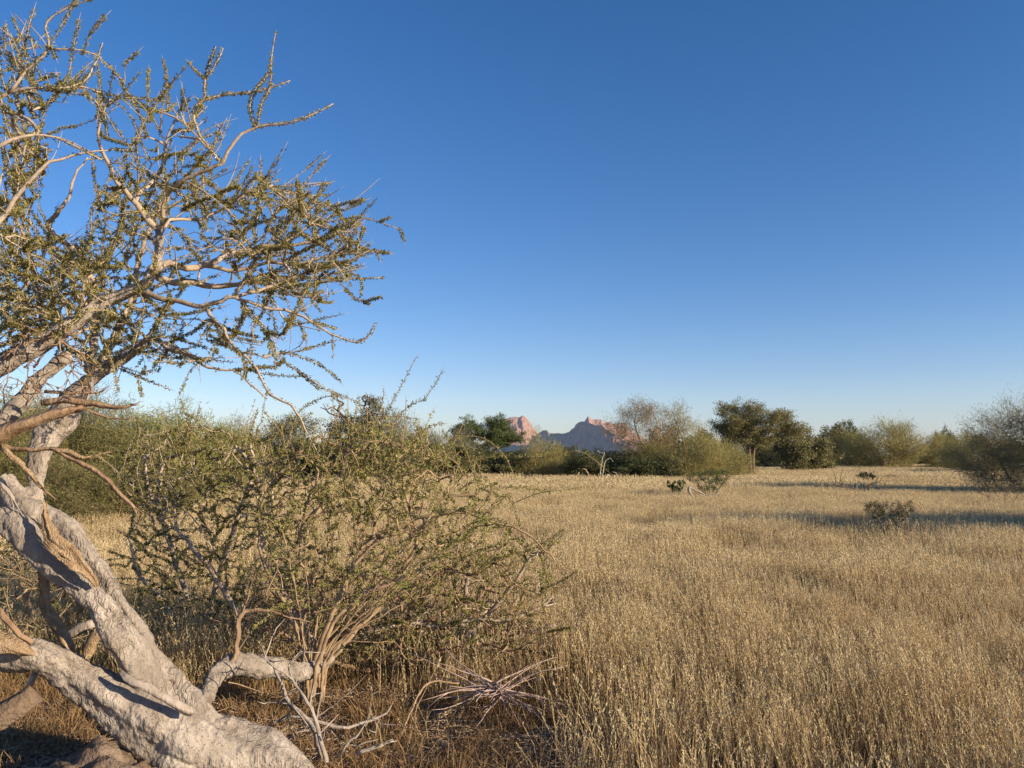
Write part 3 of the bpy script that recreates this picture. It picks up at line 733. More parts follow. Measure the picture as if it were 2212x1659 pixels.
#stick('fallen_log', [(760, 1480, 5.2, 20), (810, 1450, 5.25, 22), (850, 1420, 5.3, 14)], 'grey_dead', 'grey broken log end on the ground beneath the arching shrub', 'log')
stick('fallen_log', [(975, 1352, 6.2, 18), (1005, 1375, 6.1, 26), (1040, 1394, 6.0, 28), (1070, 1404, 6.0, 24)], 'grey_dead', 'thick grey log lying under the low bush', 'log', sides=12)
stick('fallen_branch', [(1050, 1366, 6.1, 16), (1107, 1389, 6.0, 14), (1150, 1404, 5.9, 12), (1194, 1417, 5.8, 9), (1235, 1432, 5.8, 5), (1262, 1450, 5.8, 3)], 'dark_stem', 'dark brown fallen branch reaching into the grass right of the low bush', 'branch', 18)
stick('fallen_branch', [(1092, 1380, 6.0, 8), (1105, 1415, 5.8, 8), (1125, 1470, 5.6, 6)], 'dead', 'straight brown stick slanting down from the fallen branch', 'stick')
stick('fallen_branch', [(860, 1600, 4.6, 3), (920, 1480, 4.9, 4), (990, 1475, 5.0, 3)], 'dead', 'long thin twig arching over the dry ground left of the stick pile', 'stick')

# radiating pile of bare sticks
c0 = at(1078, 1500, 5.05); c0[2] = .13
e = empty('stick_pile', (c0[0], c0[1], 0), 'bare greyish pink branch of radiating sticks lying on the ground in front of the bush', 'branch')
mb = MB()
for k in range(46):
    a = rng.uniform(0, 2 * math.pi)
    L = rng.uniform(.25, .62)
    d = np.array([math.cos(a), math.sin(a) * .9, rng.uniform(-.22, .42)])
    p0 = c0 + np.array([rng.normal(0, .03), rng.normal(0, .03), rng.normal(0.02, .02)])
    q = [p0]; dd = d.copy()
    for s_ in range(6):
        dd = dd + rng.normal(0, .10, 3) + np.array([0, 0, -.03]); q.append(q[-1] + dd / np.linalg.norm(dd) * L / 6)
        q[-1][2] = max(q[-1][2], .01)
    mb.tube(q, np.linspace(rng.uniform(.004, .007), .0018, 7), 5)
    if rng.random() < .8:
        b_ = q[rng.integers(2, 5)]; d2 = dd + rng.normal(0, .6, 3)
        d2 /= np.linalg.norm(d2)
        mb.tube([b_, b_ + d2 * .07, b_ + d2 * .15 + rng.normal(0, .01, 3)], [.0032, .0025, .0012], 4)
part(mb, 'sticks', bark_mat('pinkish_stick', (.28, .19, .15), (.42, .31, .26), (.52, .42, .36), 14, 0), e, True)

# boulder-like weathered stump bottom left
def rock(name, c, size, mat, label, cat, seed):
    import bmesh
    bm = bmesh.new(); bmesh.ops.create_icosphere(bm, subdivisions=5, radius=1)
    for v in bm.verts:
        n = v.co.normalized()
        k = 1 + .3 * mnoise.fractal(n * 1.3 + Vector((seed, 0, 0)), 1, 2, 4) - .13 * abs(mnoise.fractal(Vector((n.x * 1.5, n.y * 6 + n.z * 7, n.z * 9 + seed)), 1, 2, 4)) + .05 * mnoise.fractal(n * 12, 1, 2, 3)
        v.co = Vector((n.x * size[0] * k, n.y * size[1] * k, max(n.z * size[2] * k, -.25 * size[2])))
    me = bpy.data.meshes.new(name); bm.to_mesh(me); bm.free()
    for p in me.polygons: p.use_smooth = True
    me.materials.append(mat)
    o = bpy.data.objects.new(name, me); COL.objects.link(o); o.location = c
    return tag(o, label, cat)
rock('weathered_stump', (at(215, 1659, 3.75)[0], 3.72, 0.0), (.30, .20, .28), M['old_wood'], 'ridged brown weathered wood hump under the leaning trunk at bottom left', 'stump', 4.2)

# ------------------------------------------------------------------ near shrubs
def shrub(name, label, cat, base, stems, targets, mats, r_tip, leaf, step=.05, maxlen=None, prob=.9, rmax=.02, wob=.005, curl=.3, rlim=.006, whips=(), expo=.42, droop=0.):
    e = empty(name, tuple(base), label, cat)
    sk = Skel()
    sm_ = MB()
    for s_ in stems:
        p = trace(s_, .04)
        p[1:, :3] += rng.normal(0, .004, p[1:, :3].shape)
        sm_.tube(p[:, :3], p[:, 3], 8, .5, .06, 1)
        sk.seed_path(p[len(p) // 5:, :3])
    sk.grow(targets, step, wob, curl, maxlen=maxlen, ang=.7)
    if len(whips):
        for wp in whips:
            p = trace(wp, .04)
            ids = sk.seed_path(p[:, :3]); sk.paths.append(ids)
    sk.spikes(len(targets) // 4, targets.mean(0) - np.array([0, 0, .6]), .1, .32, up=.25, jit=.4)
    r_ = np.minimum(sk.radii(r_tip, expo), rmax)
    sk.wood(sm_, r_, sides=5, spike=.03)
    lf_ = MB()
    sleeves(lf_, sk, r_, rlim, leaf[0], leaf[1], leaf[2], prob=prob)
    part(sm_, 'stems', M[mats[0]], e, True)
    part(lf_, 'foliage', M[mats[1]], e)
    return e

# arching shrub
shrub('arching_shrub', 'many stemmed arching thorn shrub with small bright leaves in the middle foreground', 'shrub', (at(670, 1522, 5.1)[0], 5.1, 0),
 [[(669, 1522, 5.1, 12), (677, 1443, 5.1, 11), (706, 1357, 5.1, 11), (743, 1271, 5.15, 10), (757, 1237, 5.2, 9), (800, 1180, 5.2, 7), (880, 1130, 5.2, 6), (940, 1110, 5.2, 5)],
  [(674, 1510, 5.0, 11), (684, 1440, 5.0, 9), (720, 1346, 5.0, 9), (763, 1300, 5.0, 9), (806, 1271, 5.0, 8), (851, 1260, 5.0, 7), (920, 1220, 5.0, 6), (1000, 1170, 5.0, 4)],
  [(650, 1520, 5.2, 9), (652, 1443, 5.2, 8), (657, 1328, 5.2, 8), (669, 1257, 5.2, 7), (649, 1200, 5.2, 6), (660, 1100, 5.2, 5), (690, 1020, 5.2, 4)],
  [(690, 1450, 5.2, 7), (660, 1400, 5.2, 8), (620, 1310, 5.2, 8), (585, 1250, 5.2, 7), (560, 1180, 5.3, 6), (570, 1080, 5.3, 5), (620, 1000, 5.3, 4)],
  [(700, 1450, 5.3, 8), (770, 1360, 5.4, 10), (830, 1300, 5.5, 12), (862, 1240, 5.5, 9), (900, 1170, 5.5, 7), (880, 1080, 5.5, 5), (860, 1000, 5.4, 4)],
  [(664, 1518, 5.1, 5), (651, 1400, 5.08, 3.8), (608, 1257, 5.06, 3), (549, 1097, 5.06, 2)],
  [(666, 1518, 5.1, 5), (658, 1400, 5.00, 3.8), (636, 1266, 4.85, 3), (600, 1112, 4.85, 2)],
  [(668, 1518, 5.1, 5), (660, 1400, 5.05, 3.8), (642, 1290, 4.98, 3), (612, 1150, 4.98, 2)],
  [(670, 1518, 5.1, 5), (666, 1400, 5.11, 3.8), (667, 1307, 5.13, 3), (657, 1179, 5.13, 2)],
  [(672, 1518, 5.1, 5), (675, 1400, 5.16, 3.8), (700, 1250, 5.25, 3), (717, 1085, 5.25, 2)],
  [(675, 1518, 5.1, 5), (676, 1400, 5.22, 3.8), (705, 1267, 5.41, 3), (726, 1114, 5.41, 2)],
  [(677, 1518, 5.1, 5), (683, 1400, 5.17, 3.8), (733, 1279, 5.27, 3), (776, 1133, 5.27, 2)],
  [(679, 1518, 5.1, 5), (686, 1400, 5.15, 3.8), (743, 1281, 5.21, 3), (794, 1136, 5.21, 2)],
  [(681, 1518, 5.1, 5), (692, 1400, 5.22, 3.8), (768, 1200, 5.41, 3), (840, 1005, 5.41, 2)],
  [(683, 1518, 5.1, 5), (698, 1400, 5.23, 3.8), (791, 1277, 5.42, 3), (882, 1129, 5.42, 2)],
  [(686, 1518, 5.1, 5), (704, 1400, 5.09, 3.8), (816, 1299, 5.08, 3), (928, 1165, 5.08, 2)],
  [(688, 1518, 5.1, 5), (710, 1400, 5.24, 3.8), (838, 1246, 5.45, 3), (968, 1080, 5.45, 2)],
  [(690, 1518, 5.1, 5), (715, 1400, 5.02, 3.8), (859, 1207, 4.90, 3), (1007, 1017, 4.90, 2)],
  [(692, 1518, 5.1, 5), (717, 1400, 5.10, 3.8), (865, 1304, 5.11, 3), (1016, 1173, 5.11, 2)],
  [(694, 1518, 5.1, 5), (724, 1400, 5.12, 3.8), (893, 1230, 5.16, 3), (1069, 1054, 5.16, 2)],
  [(697, 1518, 5.1, 5), (728, 1400, 5.14, 3.8), (908, 1236, 5.21, 3), (1095, 1063, 5.21, 2)],
  [(813, 1160, 5.2, 8), (900, 1143, 5.2, 8), (952, 1112, 5.2, 7), (1003, 1108, 5.2, 6), (1062, 1126, 5.2, 5), (1135, 1150, 5.2, 4), (1187, 1198, 5.2, 3), (1218, 1240, 5.2, 1.5)]],
 np.vstack([poly_pts([(560, 1010), (640, 950), (760, 930), (900, 930), (960, 960), (1040, 1010), (1110, 1080), (1100, 1180), (1000, 1240), (900, 1300), (760, 1330), (640, 1320), (560, 1200)], 900, 4.7, 6.2),
            poly_pts([(620, 1000), (700, 930), (860, 900), (930, 930), (960, 1060), (860, 1120), (680, 1120)], 300, 4.7, 6.0)]),
 ('shrub_stem', 'leaf_shrub'), .0023, (400, .018, .0074), prob=.92, rmax=.011, curl=.6, rlim=.005,
 whips=[[(881, 1046, 5.0, 3), (935, 999, 5.0, 3), (981, 947, 5.0, 2.6), (1011, 943, 5.0, 2.4), (1046, 947, 5.0, 2.2), (1088, 982, 5.0, 2), (1115, 1037, 5.0, 1.5)],
        [(790, 1000, 5.1, 3), (830, 900, 5.1, 2.4), (862, 842, 5.1, 2), (900, 770, 5.1, 1.2)],
        [(800, 980, 5.2, 3), (845, 920, 5.2, 2.4), (880, 880, 5.2, 2), (918, 862, 5.2, 1.2)],
        [(620, 990, 5.1, 3), (640, 900, 5.1, 2.6), (680, 866, 5.1, 2.4), (735, 855, 5.1, 2), (790, 882, 5.1, 1.8), (815, 930, 5.1, 1.3)],
        [(1000, 1000, 5.3, 3), (1080, 985, 5.3, 2.6), (1169, 987, 5.3, 2.4), (1247, 975, 5.3, 2), (1281, 991, 5.3, 1.8), (1312, 1017, 5.3, 1.2)],
        [(1040, 1060, 5.2, 2.6), (1110, 1052, 5.2, 2.4), (1190, 1060, 5.2, 2), (1262, 1052, 5.2, 1.2)],
        [(880, 960, 5.1, 3), (930, 920, 5.1, 2.4), (960, 915, 5.1, 1.4)],
        [(700, 1000, 5.0, 3), (760, 930, 5.0, 2.6), (840, 900, 5.0, 2), (905, 905, 5.0, 1.4)]])
# leafy thorn bush left
shrub('leafy_thorn_bush', 'dense green thorn bush with white stems just right of the leaning trunk', 'bush', (at(430, 1390, 6.8)[0], 6.8, 0),
 [[(430, 1389, 6.8, 14), (400, 1280, 6.8, 12), (350, 1120, 6.8, 10), (340, 1060, 6.8, 8), (352, 1000, 6.8, 6)],
  [(350, 1120, 6.8, 8), (320, 1050, 6.8, 7), (310, 980, 6.8, 5)],
  [(440, 1389, 6.8, 12), (470, 1250, 6.8, 11), (520, 1100, 6.6, 9), (550, 1010, 6.6, 7), (540, 960, 6.6, 5)],
  [(420, 1389, 6.8, 10), (360, 1310, 6.6, 9), (300, 1240, 6.5, 8), (280, 1160, 6.5, 6)],
  [(450, 1389, 6.8, 12), (540, 1310, 6.5, 10), (590, 1240, 6.5, 8)],
  [(545, 1400, 6.0, 15), (505, 1310, 6.0, 15), (462, 1240, 6.0, 13), (415, 1180, 6.0, 9), (380, 1140, 6.1, 6)],
  [(690, 1400, 5.9, 13), (630, 1310, 5.9, 14), (580, 1225, 5.9, 12), (562, 1150, 5.9, 9), (585, 1090, 5.9, 6)]],
 np.vstack([poly_pts([(255, 1000), (300, 940), (420, 915), (480, 930), (560, 945), (640, 1000), (640, 1120), (450, 1130), (300, 1110), (260, 1060)], 700, 5.9, 7.8),
            poly_pts([(270, 1120), (600, 1120), (660, 1250), (600, 1380), (400, 1400), (290, 1380), (270, 1250)], 620, 5.8, 7.6),
            poly_pts([(360, 900), (420, 885), (500, 880), (600, 885), (640, 930), (480, 930)], 16, 6, 7)]),
 ('twig', 'leaf_fg'), .0024, (900, .0135, .0075), prob=.95, rmax=.016)
# low sleeved bush right
shrub('low_thorn_bush', 'low spreading thorn bush with upturned dark twigs right of the arching shrub', 'bush', (at(985, 1420, 6.3)[0], 6.3, 0),
 [[(985, 1420, 6.3, 16), (1010, 1380, 6.2, 14), (1060, 1320, 6.1, 11), (1110, 1260, 6.0, 8), (1150, 1200, 6.0, 6)],
  [(985, 1420, 6.3, 14), (1000, 1330, 6.3, 11), (1010, 1250, 6.3, 9), (1020, 1180, 6.3, 6)],
  [(990, 1420, 6.3, 14), (1060, 1390, 6.1, 12), (1130, 1370, 6.0, 9), (1200, 1350, 5.9, 6)],
  [(980, 1420, 6.3, 12), (920, 1370, 6.3, 10), (860, 1340, 6.2, 8)],
  [(690, 1420, 5.7, 18), (750, 1386, 5.75, 17), (850, 1352, 5.8, 13), (940, 1350, 5.85, 11), (1010, 1340, 5.9, 9), (1100, 1340, 5.9, 7), (1170, 1310, 5.9, 4)]],
 np.vstack([poly_pts([(900, 1190), (1000, 1160), (1080, 1200), (1150, 1190), (1190, 1240), (1200, 1320), (1180, 1400), (1050, 1400), (930, 1380), (880, 1280)], 380, 5.4, 7.2),
            poly_pts([(1060, 1180), (1130, 1140), (1180, 1160), (1215, 1140), (1220, 1190), (1150, 1230)], 40, 5.6, 6.6),
            poly_pts([(680, 1330), (900, 1320), (960, 1400), (800, 1420), (680, 1400)], 220, 5.5, 6.6)]),
 ('twig', 'leaf_fg'), .0020, (900, .0125, .0075), prob=.9, rmax=.016)
# leafless brush under the bushes
shrub('dead_brush', 'tangle of leafless brown twigs under the arching shrub above the fallen limb', 'brush', (at(800, 1440, 5.9)[0], 5.9, 0),
 [[(800, 1452, 5.9, 10), (760, 1400, 5.9, 9), (700, 1340, 5.8, 7)], [(800, 1452, 5.9, 9), (860, 1390, 5.9, 8), (940, 1330, 5.8, 6)], [(790, 1452, 5.9, 9), (700, 1420, 5.8, 8), (610, 1370, 5.7, 6)], [(810, 1452, 5.9, 8), (920, 1420, 5.8, 7), (1040, 1390, 5.7, 5)]],
 np.vstack([poly_pts([(540, 1220), (760, 1200), (1120, 1200), (1190, 1330), (1160, 1420), (1000, 1440), (620, 1440), (520, 1330)], 560, 5.2, 6.8),
            poly_pts([(440, 1330), (640, 1330), (640, 1440), (480, 1430)], 80, 5.4, 6.4)]),
 ('dead', 'leaf_fg'), .0032, (300, .013, .007), prob=.3, rmax=.012)
# brown thicket behind the trunks at left
shrub('thicket', 'brown tangled thicket behind the leaning trunks at the left edge', 'bush', (at(90, 1400, 6.5)[0], 6.5, 0),
 [[(90, 1408, 6.5, 14), (60, 1300, 6.5, 12), (30, 1200, 6.5, 9)], [(100, 1408, 6.5, 14), (150, 1340, 6.4, 12), (190, 1300, 6.3, 9)], [(80, 1408, 6.5, 12), (20, 1340, 6.5, 10), (-20, 1300, 6.5, 8)]],
 poly_pts([(-40, 1120), (60, 1130), (160, 1240), (260, 1330), (330, 1400), (250, 1440), (-40, 1440)], 620, 5.2, 7.2),
 ('shrub_stem', 'leaf_dark'), .0022, (260, .017, .008), prob=.6, rmax=.014)

# ------------------------------------------------------------------ background trees and bushes
def crown_pts(blobs, n):
    out = []
    w = np.array([b[3] * b[4] for b in blobs]); w = w / w.sum()
    for _ in range(n):
        b = blobs[rng.choice(len(blobs), p=w)]
        v = rng.normal(size=3); v /= np.linalg.norm(v)
        r = rng.uniform(.25, 1) ** .5
        out.append([b[0] + v[0] * b[3] * r, b[1] + v[1] * b[3] * r, b[2] + v[2] * b[4] * r])
    return np.array(out)

def proto(trunk_paths, blobs, n_tips, n_leaf, lsize, mats, spread=.22, style='leafy', r_tip=.006, maxlen=1.2, upward=0.0, rmax=.09, maxh=None, expo=.4):
    """a tree in local metres: trunk_paths rows (x,y,z,r), blobs (x,y,z,rx,rz) -> (wood MB, leaf MB)"""
    wood, leaf = MB(), MB()
    sk = Skel()
    for tp in trunk_paths:
        p = smooth_path(tp, .15)
        wood.tube(p[:, :3], p[:, 3], 8, .5, .08, 2)
        q = p[len(p) // 3:]
        sk.seed_path(q[:, :3])
    blobs = list(blobs)
    for b_ in list(blobs):
        for _ in range(2):
            a_ = rng.uniform(0, 6.28); blobs.append((b_[0] + math.cos(a_) * b_[3] * .95, b_[1] + math.sin(a_) * b_[3] * .95, b_[2] + rng.uniform(-.2, .9) * b_[4], b_[3] * .33, b_[4] * .33))
    tg_ = crown_pts(blobs, n_tips)
    tg_[:, 2] = np.maximum(tg_[:, 2], .08)
    sk.grow(tg_, .14, .02, .5, ang=.6)
    cz = tg_.mean(0) - np.array([0, 0, .5])
    sk.spikes(n_tips // 3, cz, .2, .6, up=.35, out=.8, jit=.35)
    r_ = np.minimum(sk.radii(r_tip, expo), rmax)
    sk.wood(wood, r_, sides=4, spike=.08)
    P = np.array(sk.P)
    ends = np.array([ids[-1] for ids in sk.paths]); mids = np.array([i for ids in sk.paths for i in ids[len(ids) // 2:]])
    src = P[np.concatenate([ends, ends, mids])]
    tints = rng.normal(.5, .2, len(src))
    k = rng.integers(0, len(src), n_leaf)
    if style == 'leafy':
        pos = src[k] + rng.normal(0, 1, (n_leaf, 3)) * spread * np.array([1, 1, .55])
        dirs = rng.normal(size=(n_leaf, 3)) + np.array([0, 0, .3])
        L = 1.35 * lsize * rng.uniform(.6, 1.5, n_leaf); Wd = L * rng.uniform(.4, .7, n_leaf)
    else:          # fine green switches
        D = np.array(sk.D)[np.concatenate([ends, ends, mids])][k]
        pos = src[k] + rng.normal(0, 1, (n_leaf, 3)) * spread
        dirs = D * .6 + rng.normal(0, .55, (n_leaf, 3)) + np.array([0, 0, upward])
        L = lsize * rng.uniform(.5, 1.7, n_leaf) * 3.4; Wd = lsize * rng.uniform(.2, .38, n_leaf)
    pos[:, 2] = np.maximum(pos[:, 2], .03)
    leaf.leaves(pos, dirs, L, Wd, np.clip(tints[k] + rng.normal(0, .13, n_leaf), 0, 1))
    return wood, leaf

def plant(name, label, cat, px, d, w_l, mats, group=None, rz=None):
    e = empty(name, tuple(on_ground(px, d)), label, cat, group)
    o1 = w_l[0].build('trunk' if 'tree' in cat else 'stems', M[mats[0]], e, True)
    o2 = w_l[1].build('crown', M[mats[1]], e)
    if rz is not None: e.rotation_euler.z = rz
    return e

def copy_thing(src, px, d, s, rz, label, sz=None, group=None, mat=None, name=None):
    e = src.copy(); COL.objects.link(e)
    e.location = on_ground(px, d); e.scale = (s, s, sz or s); e.rotation_euler = (0, 0, rz)
    e['label'] = label
    if group: e['group'] = group
    for ch in list(src.children):
        c = ch.copy(); COL.objects.link(c); c.parent = e
        c.matrix_parent_inverse = ch.matrix_parent_inverse.copy()
    return e

# H: height helper: metres above ground for picture row py at distance d
def H(py, d): return float(at(1106, py, d)[2])

# 1 solitary flat-topped tree
d = 56
s = d / 1720.4
w = proto([[(-.11, 0, 0, .16), (-.11, 0, .9, .13), (-.14, 0, 1.7, .12), (-.18, 0, 2.6, .10), (-.4, .1, 3.5, .07)],
           [(.12, 0, 0, .17), (.10, 0, .9, .13), (.14, 0, 1.7, .11), (.3, 0, 2.3, .085), (.8, .1, 2.75, .06), (1.8, 0, 3.0, .04)],
           [(.08, 0, 1.4, .11), (.2, .2, 2.4, .09), (.3, .2, 3.6, .06)]],
          [(-1.3, 0, 3.6, 1.15, .65), (-.3, .2, 4.1, 1.5, .85), (.9, -.1, 4.0, 1.4, .8), (-1.6, 0, 4.7, .6, .6), (1.9, .2, 3.9, .9, .7), (.2, .2, 4.9, .8, .3), (2.3, 0, 4.4, .6, .45), (1.2, .4, 3.2, 1.3, .4), (-.9, 0, 4.9, .7, .35), (2.6, 0, 3.2, .9, .45), (-.5, 0, 3.1, 1.5, .5), (-1.5, .1, 3.3, .9, .45), (.4, .1, 2.9, 1.2, .35), (3.1, 0, 3.5, .8, .5), (-.7, 0, 2.75, 1.1, .35), (.6, 0, 2.6, 1.0, .3), (-.2, 0, 3.6, 1.7, .6)],
          1050, 52000, .058, None, .16, r_tip=.006, maxlen=1.0, rmax=.07)
plant('acacia_tree', 'solitary flat topped acacia tree with forked trunk standing alone in the grass', 'tree', 1621, d, w, ('trunk_dark', 'leaf_olive'))

# 2 umbrella tree in front of the peak
w = proto([[(0, 0, 0, .16), (.05, 0, 1.3, .13), (.0, 0, 1.9, .11)], [(0, 0, 1.6, .08), (-.8, 0, 2.4, .07), (-1.4, 0, 3.0, .05)], [(0, 0, 1.6, .08), (1.0, 0, 2.3, .07), (2.0, 0, 2.8, .05)], [(0, 0, 1.7, .07), (.2, .2, 2.6, .06), (.3, 0, 3.2, .05)]],
          [(-1.3, 0, 3.4, 1.0, .65), (-.3, 0, 3.3, 1.1, .6), (.8, 0, 3.4, 1.3, .7), (1.9, 0, 3.1, .9, .45), (-1.8, 0, 3.0, .7, .7), (2.4, 0, 2.9, .6, .3), (-1.4, 0, 3.9, .9, .5), (.9, 0, 3.9, .9, .5), (-.4, 0, 2.7, 1.5, .5), (1.0, 0, 2.6, 1.2, .4)],
          700, 36000, .06, None, .13, r_tip=.006, maxlen=.9, rmax=.06)
plant('umbrella_tree', 'dark green umbrella shaped tree standing before the pink peak', 'tree', 1050, 62, w, ('dark_stem', 'leaf_green'))

# 3 wispy tall tree(s)
w = proto([[(0, 0, 0, .08), (.15, 0, 1.2, .07), (-.3, 0, 2.4, .055), (-.7, 0, 3.6, .035), (-.5, 0, 4.6, .02)], [(.1, 0, 1.1, .06), (.5, 0, 2.4, .05), (.7, 0, 3.6, .03), (.2, 0, 4.9, .02)], [(-.2, 0, 2.2, .04), (-1.4, 0, 2.7, .03), (-1.9, 0, 3.4, .02)]],
          [(-.7, 0, 3.9, 1.1, .9), (.5, 0, 3.8, .9, 1.1), (-1.8, 0, 3.3, .9, .6), (0, 0, 4.7, .8, .4), (0, 0, 2.2, 1.6, 1.2), (-.2, 0, 1.2, 1.8, .8), (-1.2, 0, 2.6, 1.0, .8), (.9, 0, 2.8, .9, .9)],
          620, 20000, .05, None, .2, 'broom', r_tip=.005, maxlen=1.0, upward=.2, rmax=.04)
wt = plant('wispy_tree', 'tall wispy half bare tree with yellow stems rising against the sky right of the mountains', 'tree', 1395, 50, w, ('gold_stem', 'leaf_wisp'))
w = proto([[(0, 0, 0, .06), (.1, 0, 1.5, .05), (-.1, 0, 2.6, .04), (-.6, 0, 4.0, .02), (-.8, 0, 4.7, .01)]],
          [(-.4, 0, 3.6, .7, .8), (.1, 0, 3.1, .6, .7), (0, 0, 1.3, 1.1, .9), (-.6, 0, 4.3, .6, .5)], 200, 6000, .055, None, .18, 'broom', r_tip=.005, rmax=.03)
plant('slender_tree', 'slender nearly bare tree just left of the flat topped acacia', 'tree', 1478, 52, w, ('gold_stem', 'leaf_gold'))

# prototypes of bushes (about 3 m wide, 2.6 m tall, unit scale)
def bush_proto(seed_blobs, leaf_m, stem_m, style, nleaf, lsize, label, px, d, cat='bush', n_tips=240, spread=.2, name='bush', upward=.35, group=None):
    stems = []
    for k in range(7):
        a = k / 7 * 2 * math.pi + rng.uniform(-.3, .3)
        stems.append([(0.1 * math.cos(a), .1 * math.sin(a), 0, .045), (.4 * math.cos(a), .4 * math.sin(a), .6, .035), (.9 * math.cos(a), .9 * math.sin(a), 1.3, .02)])
    w = proto(stems, seed_blobs, n_tips, nleaf, lsize, None, spread, style, r_tip=.0045, maxlen=.9, upward=upward, rmax=.03)
    return plant(name, label, cat, px, d, w, (stem_m, leaf_m), group)

rb = [(0, 0, 1.5, 1.5, 1.1), (-.9, .2, 1.1, .9, .9), (.9, -.2, 1.1, .9, .9), (0, 0, .7, 1.6, .6), (.3, 0, 2.3, .6, .4)]
gold = bush_proto(rb, 'leaf_gold', 'gold_stem', 'broom', 24000, .055, 'round golden green bush in the gap right of the acacia', 1912, 82, name='round_bush', group='bushes along the far edge of the field')
gold.scale = (1.95, 1.95, 1.78)
oliv = bush_proto([(0, 0, 1.3, 1.4, 1.0), (-.9, .2, 1.3, .8, .9), (1.0, -.2, 1.0, .9, .8), (0, 0, .6, 1.7, .5), (-.4, 0, 2.1, .7, .5)], 'leaf_olive', 'dark_stem', 'leafy', 20000, .07, 'rounded olive bush merging into the right side of the acacia', 1728, 66, name='round_bush', group='bushes along the far edge of the field', spread=.16)
oliv.scale = (1.3, 1.3, 1.5)
grn = bush_proto([(0, 0, 1.2, 1.5, .9), (-.9, .2, .9, .9, .8), (1.0, -.2, 1.0, .9, .8), (0, 0, .6, 1.7, .5), (.5, 0, 1.8, .7, .5)], 'leaf_dark', 'dark_stem', 'leafy', 20000, .065, 'low dark green bush behind the dead tree stumps', 1330, 50, name='round_bush', group='bushes along the far edge of the field', spread=.15)
grn.scale = (1.2, 1.2, .78)
dark = bush_proto([(0, 0, 1.3, 1.5, 1.0), (-.9, .2, .9, .9, .8), (1.0, -.2, 1.2, .8, .8), (0, 0, .6, 1.6, .5)], 'leaf_dark', 'dark_stem', 'leafy', 20000, .065, 'nearly black round bush below the blue ridge', 1288, 54, name='round_bush', group='bushes along the far edge of the field', spread=.15)
dark.scale = (.9, .9, .85)
grey = bush_proto([(0, 0, 1.5, 1.4, 1.1), (-.9, .2, 1.2, .8, .9), (.9, -.2, 1.6, .8, .9), (0, 0, .7, 1.6, .6), (-.3, 0, 2.4, .6, .5)], 'leaf_grey', 'grey_dead', 'broom', 15000, .055, 'grey leafless bush left of the umbrella shaped tree', 935, 56, name='twiggy_bush', group='bushes along the far edge of the field')
grey.scale = (1.2, 1.2, 1.15)
feath = bush_proto([(0, 0, 1.7, 1.0, 1.2), (-.5, .2, 1.1, .9, .9), (.6, -.2, 1.1, .9, .9), (0, 0, .7, 1.3, .6), (0, 0, 2.7, .4, .6)], 'leaf_gold', 'gold_stem', 'broom', 15000, .05, 'feathery yellow green bush in front of the shaded foot of the peak', 1165, 48, name='feathery_bush', group='bushes along the far edge of the field', upward=.8)
feath.scale = (.95, .95, .92)
G = 'bushes along the far edge of the field'
